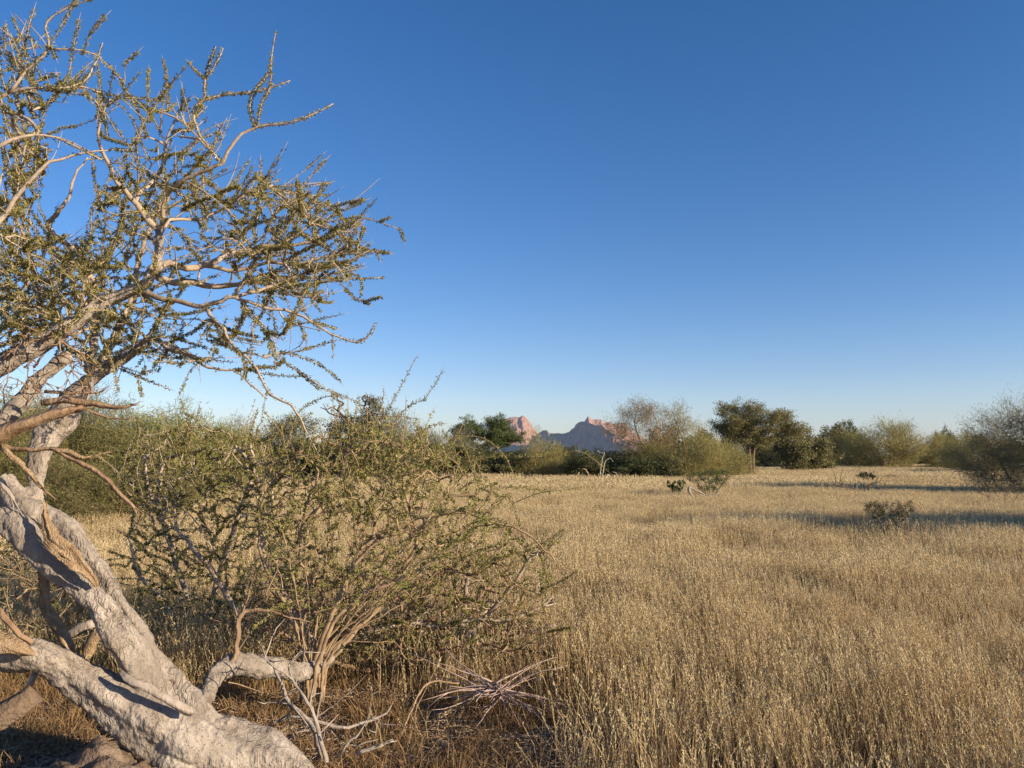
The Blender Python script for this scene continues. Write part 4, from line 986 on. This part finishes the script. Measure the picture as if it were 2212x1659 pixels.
Bs = [
 (oliv, 1650, 84, 1.5, 1.2, 'olive bush behind the trunk of the flat topped acacia', 1.35),
 (oliv, 1793, 96, 1.6, 2.4, 'olive bush with dark shaded foot between the acacia and the golden bush', 2.0),
 (gold, 1845, 92, 1.5, 2.0, 'golden bush touching the left side of the round golden bush', 1.5),
 (grn, 1826, 105, 1.3, .6, 'green treetop behind the golden bushes', 2.5),
 (gold, 1752, 80, 1.1, 4.0, 'yellowish bush low at the right foot of the acacia', 1.15),
 (grn, 2000, 110, 1.5, 1.0, 'low green bush far down the sandy gap', 1.2),
 (gold, 2035, 84, 1.4, 3.4, 'pale olive bush at the right side of the sandy gap', 1.35),
 (dark, 2040, 88, .7, 3.4, 'dark treetop standing above the bushes right of the gap', 1.95),
 (gold, 2085, 72, 1.2, .4, 'pale bush behind the bushes right of the gap', 1.25),
 (gold, 2100, 58, 1.1, 5.0, 'pale green bush beside the large pale tree at right', 1.1),
 (feath, 1515, 46, 1.3, .7, 'yellow green bush left of the acacia trunk', .95),
 (oliv, 1520, 66, 1.2, 1.7, 'dark olive bush behind the yellow green bush', 1.4),
 (gold, 1560, 50, .9, 2.9, 'sandy coloured bush at the left foot of the acacia', .85),
 (grn, 1445, 60, 1.3, 2.2, 'green bush behind the stems of the wispy tree', 1.55),
 (gold, 1405, 49, 1.25, 5.1, 'golden brown bush at the foot of the wispy tree', .85),
 (grn, 1395, 46, 1.2, 4.1, 'dark green bush low in front of the wispy tree', .62),
 (dark, 1265, 47, .85, 1.1, 'dark bush low behind the yellow stumps', .8),
 (oliv, 1225, 56, 1.1, .3, 'olive green bush below the left end of the blue ridge', .9),
 (feath, 1200, 50, .8, 2.2, 'feathery bush right of the peak foot', .68),
 (oliv, 1095, 50, 1.25, 2.9, 'olive bush under the right side of the umbrella shaped tree', .72),
 (dark, 1040, 52, 1.4, 4.2, 'shaded bush under the umbrella shaped tree', .95),
 (grey, 985, 60, 1.2, 3.2, 'grey bush at the left foot of the umbrella shaped tree', 1.2),
 (oliv, 1000, 50, 1.2, 5.6, 'olive bush seen through the arching shrub tips', .85),
 (dark, 905, 50, 1.3, 2.6, 'dark bush behind the top of the arching shrub', 1.0),
 (grey, 860, 48, 1.2, 1.6, 'grey brown bush right of the twisted dead topped tree', 1.35),
 (oliv, 790, 44, 1.3, 1.9, 'olive bush at the foot of the dead topped tree', 1.0),
 (dark, 660, 46, 1.4, 5.6, 'dark bush left of the dead topped tree', 1.05),
 (grey, 610, 48, 1.2, 4.6, 'grey bush under the thin crowned tree', 1.25),
 (oliv, 560, 50, 1.4, 1.1, 'olive bush seen between the thorn bush twigs', 1.1),
 (grey, 490, 52, 1.4, 3.1, 'pale grey bush far behind the leafy thorn bush', 1.3),
 (gold, 1592, 96, 1.7, 3.3, 'pale bush far behind the left foot of the flat topped acacia', 1.3),
 (oliv, 2165, 110, 2.2, 2.2, 'far olive bush showing low behind the large pale tree', 1.5),
 (dark, 470, 56, 1.3, 2.6, 'dark bush far behind the leafy thorn bush', 1.1),
]
for (src, px, d, s_, rz, lab, szz) in Bs:
    copy_thing(src, px, d, s_, rz, lab, szz, G)

# left middle distance green trees
grn_t = bush_proto([(0, 0, 1.6, 1.4, .8), (-1.0, .2, 1.5, .9, .8), (1.0, -.2, 1.3, .9, .7), (0, 0, .8, 1.7, .7), (.2, 0, 2.2, .8, .3)], 'leaf_shrub', 'dark_stem', 'broom', 42000, .04, 'dense green bush behind the leafy thorn bush at left', 325, 20, n_tips=420, spread=.13, name='dense_bush', group='dense bushes left behind the leaning tree', upward=.15)
grn_t.scale = (.95, .95, 1.05)
brn_t = bush_proto([(0, 0, 1.6, 1.3, .8), (-1.0, .2, 1.5, .9, .8), (1.0, -.2, 1.3, .9, .7), (0, 0, .8, 1.7, .7)], 'leaf_olive', 'shrub_stem', 'broom', 42000, .04, 'brownish olive bush between the upright trunk and the green bush', 190, 19, n_tips=460, spread=.13, name='dense_bush', group='dense bushes left behind the leaning tree', upward=.1)
brn_t.scale = (.95, .95, 1.1)
copy_thing(grn_t, 60, 22, 1.1, 2.0, 'green bush behind the upright trunk at the left edge', 1.15)
copy_thing(brn_t, -30, 17, 1.0, 2.5, 'brown bush cut by the left edge of the view', 1.0)
copy_thing(grn_t, 430, 27, 1.05, 4.0, 'smaller green bush right of the dense green bush', 1.0)
copy_thing(brn_t, 255, 16, .75, 1.0, 'low brownish bush in front of the dense green bush', .62)

# dead topped tree
d = 40
w = proto([[(-.5, 0, 0, .22), (-.4, 0, 1.2, .2), (-.1, 0, 2.4, .17), (.0, 0, 3.2, .12)], [(-.1, 0, 2.4, .12), (.6, 0, 3.2, .09), (1.1, 0, 3.7, .06)], [(-.2, 0, 2, .1), (-.9, 0, 2.8, .07)]],
          [(.9, 0, 3.4, .75, .75), (.3, 0, 3.0, .8, .5), (-.6, 0, 2.9, .75, .45), (1.3, 0, 2.6, .8, .6), (1.0, 0, 4.1, .5, .35), (.3, 0, 2.1, 1.3, .5)],
          360, 14000, .06, None, .13, r_tip=.005, rmax=.05)
dt = plant('dead_topped_tree', 'grey green tree with bare twisted dead branches sticking out of its top', 'tree', 762, d, w, ('dark_stem', 'leaf_grey'))
mb = MB()
for pts in [[(760, 920, 40, 9), (748, 905, 40, 7), (735, 893, 40, 6), (731, 882, 40, 5), (742, 872, 40, 4.5), (732, 866, 40, 4), (728, 860, 40, 3), (735, 852, 40, 1.5)],
            [(748, 905, 40, 5), (728, 898, 40, 4), (712, 893, 40, 3.4), (704, 885, 40, 3), (692, 880, 40, 1.5)],
            [(735, 893, 40, 4), (718, 880, 40, 3), (706, 884, 40, 2), (698, 872, 40, 1.2)],
            [(786, 880, 40, 4), (790, 870, 40, 3.4), (782, 862, 40, 3), (788, 854, 40, 2.4), (798, 860, 40, 2), (812, 862, 40, 1.2), (826, 870, 40, 1)],
            [(790, 870, 40, 3), (795, 858, 40, 2), (790, 848, 40, 1.2)]]:
    p = trace(pts, .06); mb.tube(p[:, :3], p[:, 3], 6, .5)
part(mb, 'dead_branches', M['dark_stem'], dt, True)
# thin crowned tree
w = proto([[(0, 0, 0, .1), (.1, 0, 1.2, .09), (-.2, 0, 2.4, .07), (-.5, 0, 3.1, .04)], [(.05, 0, 1.4, .07), (.5, 0, 2.4, .05), (.6, 0, 3.3, .03)]],
          [(-.4, 0, 3.3, .9, .4), (.5, 0, 3.4, .8, .4), (.2, 0, 2.6, 1.1, .4), (0, 0, 3.0, 1.2, .3)], 200, 5200, .055, None, .14, r_tip=.005, rmax=.04)
plant('thin_crowned_tree', 'small acacia with a thin see through crown left of the dead topped tree', 'tree', 636, 45, w, ('dark_stem', 'leaf_grey'))

# large pale tree at the right edge
d = 28
w = proto([[(0, 0, 0, .035), (.2, 0, .8, .03), (.3, 0, 1.8, .025), (.1, 0, 3.0, .015)], [(.1, 0, 0, .035), (-.5, 0, 1.0, .035), (-1.0, 0, 2.0, .02)], [(.15, 0, 0, .035), (.9, .2, 1.3, .03), (1.2, 0, 2.6, .015)]],
          [(-.8, 0, 2.3, .9, .9), (.2, 0, 2.8, 1.0, .9), (1.2, 0, 2.7, 1.0, 1.1), (-1.0, 0, 1.3, 1.1, .6), (.6, 0, 1.6, 1.6, .7), (1.0, 0, 3.4, .6, .4), (-.2, 0, 3.0, .5, .3), (0.2, 0, 1.9, 1.5, .9), (-1.0, -.3, .7, 1.2, .6), (.6, -.3, .7, 1.3, .6), (-1.7, 0, 1.5, .7, .6)],
          1100, 48000, .036, None, .17, 'broom', r_tip=.0055, maxlen=1.0, rmax=.05, upward=.1)
plant('grey_tree', 'large pale olive drooping tree cut by the right edge of the view', 'tree', 2200, d, w, ('shrub_stem', 'leaf_pale'))
bpy.data.objects['grey_tree'].scale = (.92, .92, .92)

# dead trees and stumps before the dark bush
def dead_tree(name, label, paths, mat, cat='dead tree', px=0, d=0, forks=0):
    e = empty(name, tuple(on_ground(px, d)), label, cat)
    mb = MB()
    for pts in paths:
        p = trace([(a, b_, d + (c_ - d if c_ else 0), w_ * .55) for a, b_, c_, w_ in pts], .05); p[1:-1, :3] += rng.normal(0, .35, (len(p) - 2, 3)) * p[1:-1, 3:4]
        mb.tube(p[:, :3], p[:, 3] * rng.uniform(.8, 1.15, len(p)), 8, .5, .1)
    part(mb, 'stem', M[mat], e, True)
    return e
D = 40
THIN = .7
dead_tree('dead_tree', 'thin bleached dead tree with two curved stems before the dark bush',
 [[(1297, 1050, D, 5), (1297, 1030, D, 5), (1298, 1010, D, 4.5), (1301, 990, D, 4), (1306, 980, D, 3.5), (1303, 976, D, 2)],
  [(1301, 1050, D, 5), (1301, 1030, D, 5), (1304, 1012, D, 4), (1308, 996, D, 3), (1318, 990, D, 2), (1325, 998, D, 1.2)],
  [(1298, 1005, D, 2), (1292, 1002, D, 1.4)], [(1303, 980, D, 2), (1290, 974, D, 2), (1294, 972, D, 1)]], 'white_wood', px=1299, d=D)
dead_tree('stump', 'yellowish leaning stump left of the thin bleached dead tree', [[(1277, 1050, D, 6), (1272, 1030, D, 6), (1266, 1016, D, 5), (1258, 1012, D, 3)]], 'split', 'stump', 1277, D)
dead_tree('stump', 'short upright yellow stump furthest left before the dark bush', [[(1248, 1050, D, 8), (1249, 1032, D, 8), (1250, 1020, D, 6)]], 'split', 'stump', 1248, D)
dead_tree('stump', 'pale arched stump right of the thin bleached dead tree', [[(1303, 1046, D, 5), (1308, 1032, D, 8), (1313, 1026, D, 9), (1318, 1030, D, 6), (1320, 1046, D, 5)]], 'white_wood', 'stump', 1311, D)
dead_tree('fallen_branch', 'pale branch lying along the bush foot right of the arched stump', [[(1322, 1019, D, 2), (1331, 1022, D, 3), (1336, 1030, D, 3)]], 'white_wood', 'branch', 1340, D)

# bleached curled deadwood in the field
D = 23
dead_tree('dead_wood', 'bleached curled piece of deadwood with long dark arm in the middle of the field',
 [[(1498, 1082, D, 4), (1494, 1068, D, 7), (1488, 1060, D, 10), (1489, 1052, D, 11), (1495, 1056, D, 9), (1506, 1060, D, 7), (1518, 1066, D, 6), (1528, 1082, D, 3)],
  [(1494, 1066, D, 4), (1496, 1075, D, 4), (1488, 1086, D, 2.5)],
  [(1508, 1066, D, 3), (1520, 1072, D, 2.6), (1535, 1066, D, 2.4), (1546, 1070, D, 2.4), (1554, 1064, D, 2)],
  [(1546, 1078, D, 3), (1548, 1066, D, 3), (1555, 1062, D, 3), (1560, 1066, D, 2)]], 'white_wood', 'dead wood', 1500, D)
for nm, lab, paths, px, D in [
 ('fallen_branch', 'dark fallen branch with upright twigs in the shadow band', [[(1760, 1050, 28, 3), (1790, 1049, 28, 4), (1812, 1050, 28, 5), (1840, 1054, 28, 4), (1862, 1066, 28, 3)], [(1806, 1052, 28, 3), (1804, 1030, 28, 2.4), (1798, 1012, 28, 1.2)], [(1812, 1052, 28, 3), (1816, 1030, 28, 2.6), (1822, 1008, 28, 1.2)], [(1815, 1040, 28, 2), (1824, 1030, 28, 1.4)]], 1810, 28),
 ('fallen_branch', 'black forked branch rising to the right out of the grass', [[(1862, 1062, 28, 5), (1872, 1052, 28, 5), (1885, 1044, 28, 4), (1900, 1040, 28, 3), (1905, 1034, 28, 1.6)], [(1872, 1054, 28, 4), (1890, 1042, 28, 3), (1898, 1028, 28, 1.6)], [(1875, 1056, 28, 4), (1895, 1058, 28, 3), (1915, 1052, 28, 2), (1930, 1054, 28, 1.2)]], 1868, 28),
 ('fallen_branch', 'small dark stick far out in the field left of the large pale tree', [[(1912, 1030, 46, 3), (1922, 1026, 46, 3), (1934, 1028, 46, 3), (1946, 1030, 46, 2)], [(1922, 1026, 46, 2), (1926, 1020, 46, 1)]], 1925, 46),
 ('fallen_branch', 'bent dark branch at the left foot of the large pale tree', [[(2056, 1026, 40, 2), (2062, 1019, 40, 3), (2075, 1018, 40, 3), (2088, 1022, 40, 3), (2098, 1028, 40, 2)]], 2065, 40),
 ('fallen_branch', 'small brown dead twigs beyond the acacia at its right', [[(1570 + 0, 1030, 60, 1)] if False else [(1796, 1006, 60, 2), (1800, 1010, 60, 3), (1810, 1012, 60, 2)]], 1800, 60)]:
    dead_tree(nm, lab, paths, 'dark_stem', 'branch', px, D)

# small bushes in the field
def field_bush(name, label, px, py, d, wpx, hpx, stem_m, leaf_m, n, lsz, tips=150, flat=True):
    base = on_ground(px, d)
    wm, hm = wpx * d / 1720.4, hpx * d / 1720.4
    g0 = max(.08, H(py, d) - .16); hm += .16
    stems = []
    for k in range(9):
        a = k / 9 * 2 * math.pi
        stems.append([(0.02 * math.cos(a), .02 * math.sin(a), 0, .012), (.15 * wm * math.cos(a), .15 * wm * math.sin(a), g0 + .15 * hm, .009), (.34 * wm * math.cos(a), .34 * wm * math.sin(a), g0 + .5 * hm, .006)])
    top = g0 + hm
    bl = [(-.32 * wm, 0, g0 + .68 * hm, .2 * wm, .25 * hm), (.32 * wm, 0, g0 + .7 * hm, .2 * wm, .25 * hm), (0, 0, g0 + .7 * hm, .28 * wm, .25 * hm), (-.1 * wm, 0, g0 + .4 * hm, .22 * wm, .25 * hm), (.15 * wm, 0, g0 + .45 * hm, .22 * wm, .25 * hm)]
    wood, leaf = MB(), MB()
    sk = Skel()
    for tp in stems:
        p = smooth_path(tp, .05); wood.tube(p[:, :3], p[:, 3], 5, .5); sk.seed_path(p[len(p) // 2:, :3])
    tg_ = crown_pts(bl, tips)
    sk.grow(tg_, .05, .008, .4, ang=.5)
    r_ = np.minimum(sk.radii(.0025, .4), .01); sk.wood(wood, r_, sides=4, spike=.04)
    P = np.array(sk.P); ends = np.array([i for ids in sk.paths for i in ids[-3:]])
    k = rng.integers(0, len(ends), n)
    leaf.leaves(P[ends[k]] + rng.normal(0, .02 * wm, (n, 3)), rng.normal(size=(n, 3)) + np.array([0, 0, .4]), lsz * rng.uniform(.6, 1.4, n), lsz * .35, np.clip(rng.normal(.5, .2, n), 0, 1))
    e = empty(name, tuple(base), label, 'bush')
    wood.build('stems', M[stem_m], e, True); leaf.build('crown', M[leaf_m], e)
    return e
field_bush('small_bush', 'small dark V shaped bush alone in the grass at right', 1914, 1140, 14, 104, 66, 'grey_dead', 'leaf_black', 5600, .024, 260)
field_bush('small_bush', 'tiny dark cushion bush far out in the sunny grass', 1867, 1036, 40, 46, 18, 'dark_stem', 'leaf_black', 2500, .06, 90)
field_bush('small_bush', 'dark twiggy bush behind the bleached deadwood', 1530, 1062, 26, 95, 52, 'dark_stem', 'leaf_green', 3600, .045, 220)
field_bush('small_bush', 'little dark green bush left of the bleached deadwood', 1458, 1060, 27, 40, 26, 'dark_stem', 'leaf_green', 2400, .045, 90)
field_bush('small_bush', 'bare low twigs left of the large pale tree in the grass', 2160, 1085, 22, 120, 50, 'shrub_stem', 'leaf_grey', 500, .03, 120)

# trees outside the right edge that throw the long shadow bands over the field
def px_of(x, y): return 1106 + x / y * 1720.4
SH = 'trees beyond the right edge'
copy_thing(oliv, px_of(21.6, 26.2), 26.2, 1.35, .3, 'olive tree standing outside the right edge throwing shade into the field', 1.35, SH)
copy_thing(oliv, px_of(25.5, 24.5), 24.5, 1.4, 2.3, 'olive tree farther outside the right edge behind the shading tree', 1.5, SH)
copy_thing(oliv, px_of(18.6, 10.6), 10.6, 1.15, 1.3, 'taller olive tree outside the right edge nearest the camera', 1.9, SH)
copy_thing(oliv, px_of(16.4, 12.3), 12.3, .7, 4.3, 'smaller olive tree outside the right edge nearest the camera', 1.2, SH)

# ------------------------------------------------------------------ grass (stuff)
def grass_patch(name, size, n, hmin, hmax, wide=1.0, head=True, mat='grass', curl=.1, short=.4, seed=0, lean=(-.05, .03), tm=0.0):
    mb = MB()
    x = rng.uniform(-size / 2, size / 2, n); y = rng.uniform(-size / 2, size / 2, n)
    h = rng.uniform(hmin, hmax, n) * np.where(rng.random(n) < short, rng.uniform(.4, .8, n), 1)
    lx = rng.normal(lean[0], curl, n) * h; ly = rng.normal(lean[1], curl, n) * h
    base = np.stack([x, y, np.zeros(n)], 1)
    mid = base + np.stack([lx * .3, ly * .3, h * .55], 1)
    top = base + np.stack([lx, ly, h], 1)
    a = rng.uniform(0, math.pi, n)
    sd = np.stack([np.cos(a), np.sin(a), np.zeros(n)], 1)
    w0 = .0018 * wide * rng.uniform(.7, 1.5, n)[:, None]
    V = np.stack([base - sd * w0, base + sd * w0, mid + sd * w0, mid - sd * w0, top + sd * w0 * .5, top - sd * w0 * .5], 1).reshape(-1, 3)
    o = np.arange(n)[:, None] * 6
    F = np.concatenate([o + np.array([[0, 1, 2, 3]]), o + np.array([[3, 2, 4, 5]])])
    tint = np.clip(rng.normal(.42 + tm, .14, n), 0, 1)
    mb.add(V, F, None, np.concatenate([tint, tint]))
    if head:
        has = rng.random(n) < .8
        T_, Mi = top[has], mid[has]; m_ = has.sum()
        d = T_ - Mi; d /= np.linalg.norm(d, axis=1, keepdims=True)
        hl = rng.uniform(.07, .16, m_)
        st = T_ - d * (hl * .6)[:, None]
        ht = np.clip(rng.normal(.74 + tm, .14, m_), 0, 1)
        K = 14 if wide < 1.2 else 6
        for q in range(K):
            f = q / (K - 1)
            pos = st + d * (hl * f * .9)[:, None]
            dirs = d * 1.0 + rng.normal(0, .33, (m_, 3))
            mb.leaves(pos + rng.normal(0, .0022 * wide, (m_, 3)), dirs, .019 * wide ** .6 * rng.uniform(.7, 1.3, m_), .0055 * wide * (1.15 - .6 * abs(f - .4)), np.clip(ht + rng.normal(0, .12, m_), 0, 1))
    # base blades
    nb_ = n
    pos = np.stack([rng.uniform(-size / 2, size / 2, nb_), rng.uniform(-size / 2, size / 2, nb_), np.zeros(nb_)], 1)
    mb.leaves(pos, np.stack([rng.normal(0, .4, nb_), rng.normal(0, .4, nb_), np.ones(nb_)], 1), hmax * rng.uniform(.25, .6, nb_), .004 * wide, np.clip(rng.normal(.3, .15, nb_), 0, 1))
    ob = mb.build(name, M[mat])
    COL.objects.unlink(ob)
    return ob

def scatter(name, protos, pts, scl, rot, label, mat):
    coll = bpy.data.collections.new(name + '_blades')
    for p_ in protos: coll.objects.link(p_)
    me = bpy.data.meshes.new(name)
    me.vertices.add(len(pts)); me.vertices.foreach_set('co', np.asarray(pts, dtype=np.float32).ravel())
    for nm, arr, ty in (('gs', scl, 'FLOAT'), ('gr', rot, 'FLOAT')):
        a = me.attributes.new(nm, ty, 'POINT'); a.data.foreach_set('value', np.asarray(arr, dtype=np.float32))
    a = me.attributes.new('gi', 'INT', 'POINT'); nq = np.array([mnoise.noise(Vector((q[0] * .35, q[1] * .35, 2.2))) for q in np.asarray(pts)]); a.data.foreach_set('value', (np.floor((nq * 1.1 + .5 + rng.normal(0, .22, len(pts))) * len(protos)).astype(np.int32)) % len(protos))
    me.materials.append(mat)
    o = bpy.data.objects.new(name, me); COL.objects.link(o)
    ng = bpy.data.node_groups.new(name, 'GeometryNodeTree')
    ng.interface.new_socket('Geometry', in_out='INPUT', socket_type='NodeSocketGeometry')
    ng.interface.new_socket('Geometry', in_out='OUTPUT', socket_type='NodeSocketGeometry')
    N = ng.nodes; L = ng.links
    gi = N.new('NodeGroupInput'); go = N.new('NodeGroupOutput')
    iop = N.new('GeometryNodeInstanceOnPoints'); ci = N.new('GeometryNodeCollectionInfo')
    ci.inputs['Collection'].default_value = coll; ci.inputs['Separate Children'].default_value = True; ci.inputs['Reset Children'].default_value = True
    iop.inputs['Pick Instance'].default_value = True
    def attr(nm, ty):
        q = N.new('GeometryNodeInputNamedAttribute'); q.data_type = ty; q.inputs['Name'].default_value = nm
        return q.outputs['Attribute']
    L.new(gi.outputs[0], iop.inputs['Points']); L.new(ci.outputs[0], iop.inputs['Instance'])
    L.new(attr('gi', 'INT'), iop.inputs['Instance Index'])
    cx = N.new('ShaderNodeCombineXYZ'); L.new(attr('gr', 'FLOAT'), cx.inputs[2])
    L.new(cx.outputs[0], iop.inputs['Rotation'])
    L.new(attr('gs', 'FLOAT'), iop.inputs['Scale'])
    L.new(iop.outputs[0], go.inputs[0])
    md = o.modifiers.new('scatter', 'NODES'); md.node_group = ng
    tag(o, label, 'grass' if 'tuft' not in name else 'ground cover', None, 'stuff')
    return o

near = [grass_patch('grass_tuft', .5, 66, .26 - .02 * (q % 3), .49 - .05 * (q % 3), .9, curl=.11 + .045 * (q % 4), short=.5, tm=(-.22, .06, .1, -.05, .12, 0, .08, -.12, .03, .1)[q]) for q in range(10)]
midp = [grass_patch('grass_tuft', .9, 190, .28, .46, 1.4, tm=(-.2, .06, .12, 0, .1, .04, -.08, .1)[q]) for q in range(8)]
farp = [grass_patch('grass_tuft', 2.2, 330, .30, .44, 3.3, tm=(-.1, .08, .14, .05, .1)[q]) for q in range(5)]

def bare(x, y):
    """0..1 bareness of the trodden ground round the tree and under the bush"""
    wx = x + .15 * np.sin(y * 3.1) ; wy = y + .2 * np.sin(x * 2.7 + 1)
    a = np.clip((.05 - wx) / .35, 0, 1) * np.clip((6.1 - wy) / .8, 0, 1)
    c = np.clip((1.05 - wx) / .75, 0, 1) * np.clip((6.0 - wy) / .6, 0, 1) * 1.0
    e_ = np.clip((2.1 - wx) / .9, 0, 1) * np.clip((5.2 - wy) / .5, 0, 1) * .6
    return np.clip(np.maximum(np.maximum(a, c), e_), 0, 1)

def wedge(n, y0, y1, mrg=1.0):
    y = np.sqrt(rng.random(n) * (y1 ** 2 - y0 ** 2) + y0 ** 2)
    x = rng.uniform(-1, 1, n) * (y * .66 + mrg)
    return x, y
def gpts(n, y0, y1, thin=None, s0=.72, s1=1.1, mrg=1.0, noise_k=1.0):
    x, y = wedge(n, y0, y1, mrg)
    nz = np.array([mnoise.noise(Vector((a * .55, b_ * .4, 1.7))) for a, b_ in zip(x, y)])
    nz2 = np.array([mnoise.noise(Vector((a * .13, b_ * .1, 7.7))) for a, b_ in zip(x, y)])
    keep = rng.random(n) > (thin(x, y) if thin is not None else 0)
    keep &= rng.random(n) > np.clip(-.35 - nz * 1.2, 0, .8) * noise_k
    x, y, nz, nz2 = x[keep], y[keep], nz[keep], nz2[keep]
    return np.stack([x, y, ground_h(x, y) - .01], 1), rng.uniform(s0, s1, len(x)) * (1 + .18 * nz + .15 * nz2), rng.uniform(-.5, .5, len(x))

P_, S_, R_ = gpts(2300, 2.2, 9.5, bare)
scatter('near_grass', near, P_, S_, R_, 'tall dry straw coloured grass with seed heads filling the foreground field', M['grass'])
P_, S_, R_ = gpts(5200, 8.5, 32, None)
scatter('field_grass', midp, P_, S_, R_, 'dry golden grass of the open field in the middle distance', M['grass'])
P_, S_, R_ = gpts(6200, 30, 125, None, .9, 1.3)
scatter('far_grass', farp, P_, S_, R_, 'far dry grass reaching to the bushes', M['grass'])

# rusty low tufts and fine litter on the bare ground
rus = [grass_patch('rusty_tuft', .3, 110, .035, .12, .8, False, 'rust', .5, .4, lean=(0, 0)) for _ in range(5)]
n = 4200
x = rng.uniform(-4, 2.2, n); y = rng.uniform(2.6, 7.6, n)
k = rng.random(n) < np.clip(bare(x, y) * 1.6 + .12, 0, 1) * .36
nz = np.array([mnoise.noise(Vector((a * 1.6, b_ * 1.6, 4.1))) for a, b_ in zip(x, y)])
k &= nz > -.12
x, y = x[k], y[k]
scatter('rusty_tufts', rus, np.stack([x, y, ground_h(x, y) - .005], 1), rng.uniform(.5, 1.5, len(x)), rng.uniform(0, 6.28, len(x)), 'short rusty brown dry tufts covering the bare ground below the shrubs', M['rust'])

# fine litter of broken twigs
def litter_patch():
    mb = MB()
    for _ in range(26):
        a = rng.uniform(0, 2 * math.pi); L = rng.uniform(.03, .16)
        p = np.array([rng.uniform(-.25, .25), rng.uniform(-.25, .25), .012])
        d = np.array([math.cos(a), math.sin(a), rng.uniform(-.05, .25)]) * L
        m_ = p + d * .5 + rng.normal(0, .008, 3)
        mb.tube([p, m_, p + d], [.0028, .0026, .0014], 4, rng.random())
    mb.leaves(np.stack([rng.uniform(-.25, .25, 160), rng.uniform(-.25, .25, 160), rng.uniform(.003, .02, 160)], 1), rng.normal(size=(160, 3)) * np.array([1, 1, .15]), rng.uniform(.01, .035, 160), .007, rng.random(160))
    ob = mb.build('litter_patch', M['twig_litter']); COL.objects.unlink(ob); return ob
M['twig_litter'] = leaf_mat('twig_litter', [(0, (.16, .09, .05)), (.5, (.34, .24, .15)), (1, (.52, .42, .30))], trans=0)
lp = [litter_patch() for _ in range(5)]
n = 900
x = rng.uniform(-3.2, 1.6, n); y = rng.uniform(2.8, 6.8, n)
k = rng.random(n) < bare(x, y) * .8 + .08
x, y = x[k], y[k]
scatter('ground_litter', lp, np.stack([x, y, ground_h(x, y)], 1), rng.uniform(.7, 1.4, len(x)), rng.uniform(0, 6.28, len(x)), 'broken twigs and dead leaves strewn over the bare ground', M['twig_litter'])
# a few straggling grass stems on the bare ground
n = 260
x = rng.uniform(-3, 1.2, n); y = rng.uniform(3.4, 6.6, n)
k = (np.array([mnoise.noise(Vector((a * 1.1, b_ * 1.1, 9.1))) for a, b_ in zip(x, y)]) > .3) & (bare(x, y) > .3)
x, y = x[k], y[k]
thinp = [grass_patch('grass_tuft', .3, 9, .2, .42, 1.0, curl=.3, short=.5) for _ in range(5)]
scatter('straggling_grass', thinp, np.stack([x, y, ground_h(x, y)], 1), rng.uniform(.6, 1.1, len(x)), rng.uniform(0, 6.28, len(x)), 'sparse dry grass stems standing on the bare ground under the shrub', M['grass'])

# ------------------------------------------------------------------ haze in the air
hz = MB()
hv = np.array([[a, b_, c] for a in (-6000, 6000) for b_ in (-3000, 9000) for c in (-8, 275)], float)
hz.add(hv, [[0, 1, 3, 2], [4, 6, 7, 5], [0, 4, 5, 1], [2, 3, 7, 6], [0, 2, 6, 4], [1, 5, 7, 3]])
hm = bpy.data.materials.new('haze'); hm.use_nodes = True
hn = hm.node_tree; hn.nodes.clear()
ho = hn.nodes.new('ShaderNodeOutputMaterial'); hp = hn.nodes.new('ShaderNodeVolumePrincipled')
hp.inputs['Color'].default_value = (.48, .68, 1.0, 1)
hp.inputs['Density'].default_value = .000055
hp.inputs['Anisotropy'].default_value = 0.0
hn.links.new(hp.outputs[0], ho.inputs['Volume'])
tag(hz.build('haze', hm), kind='stuff')
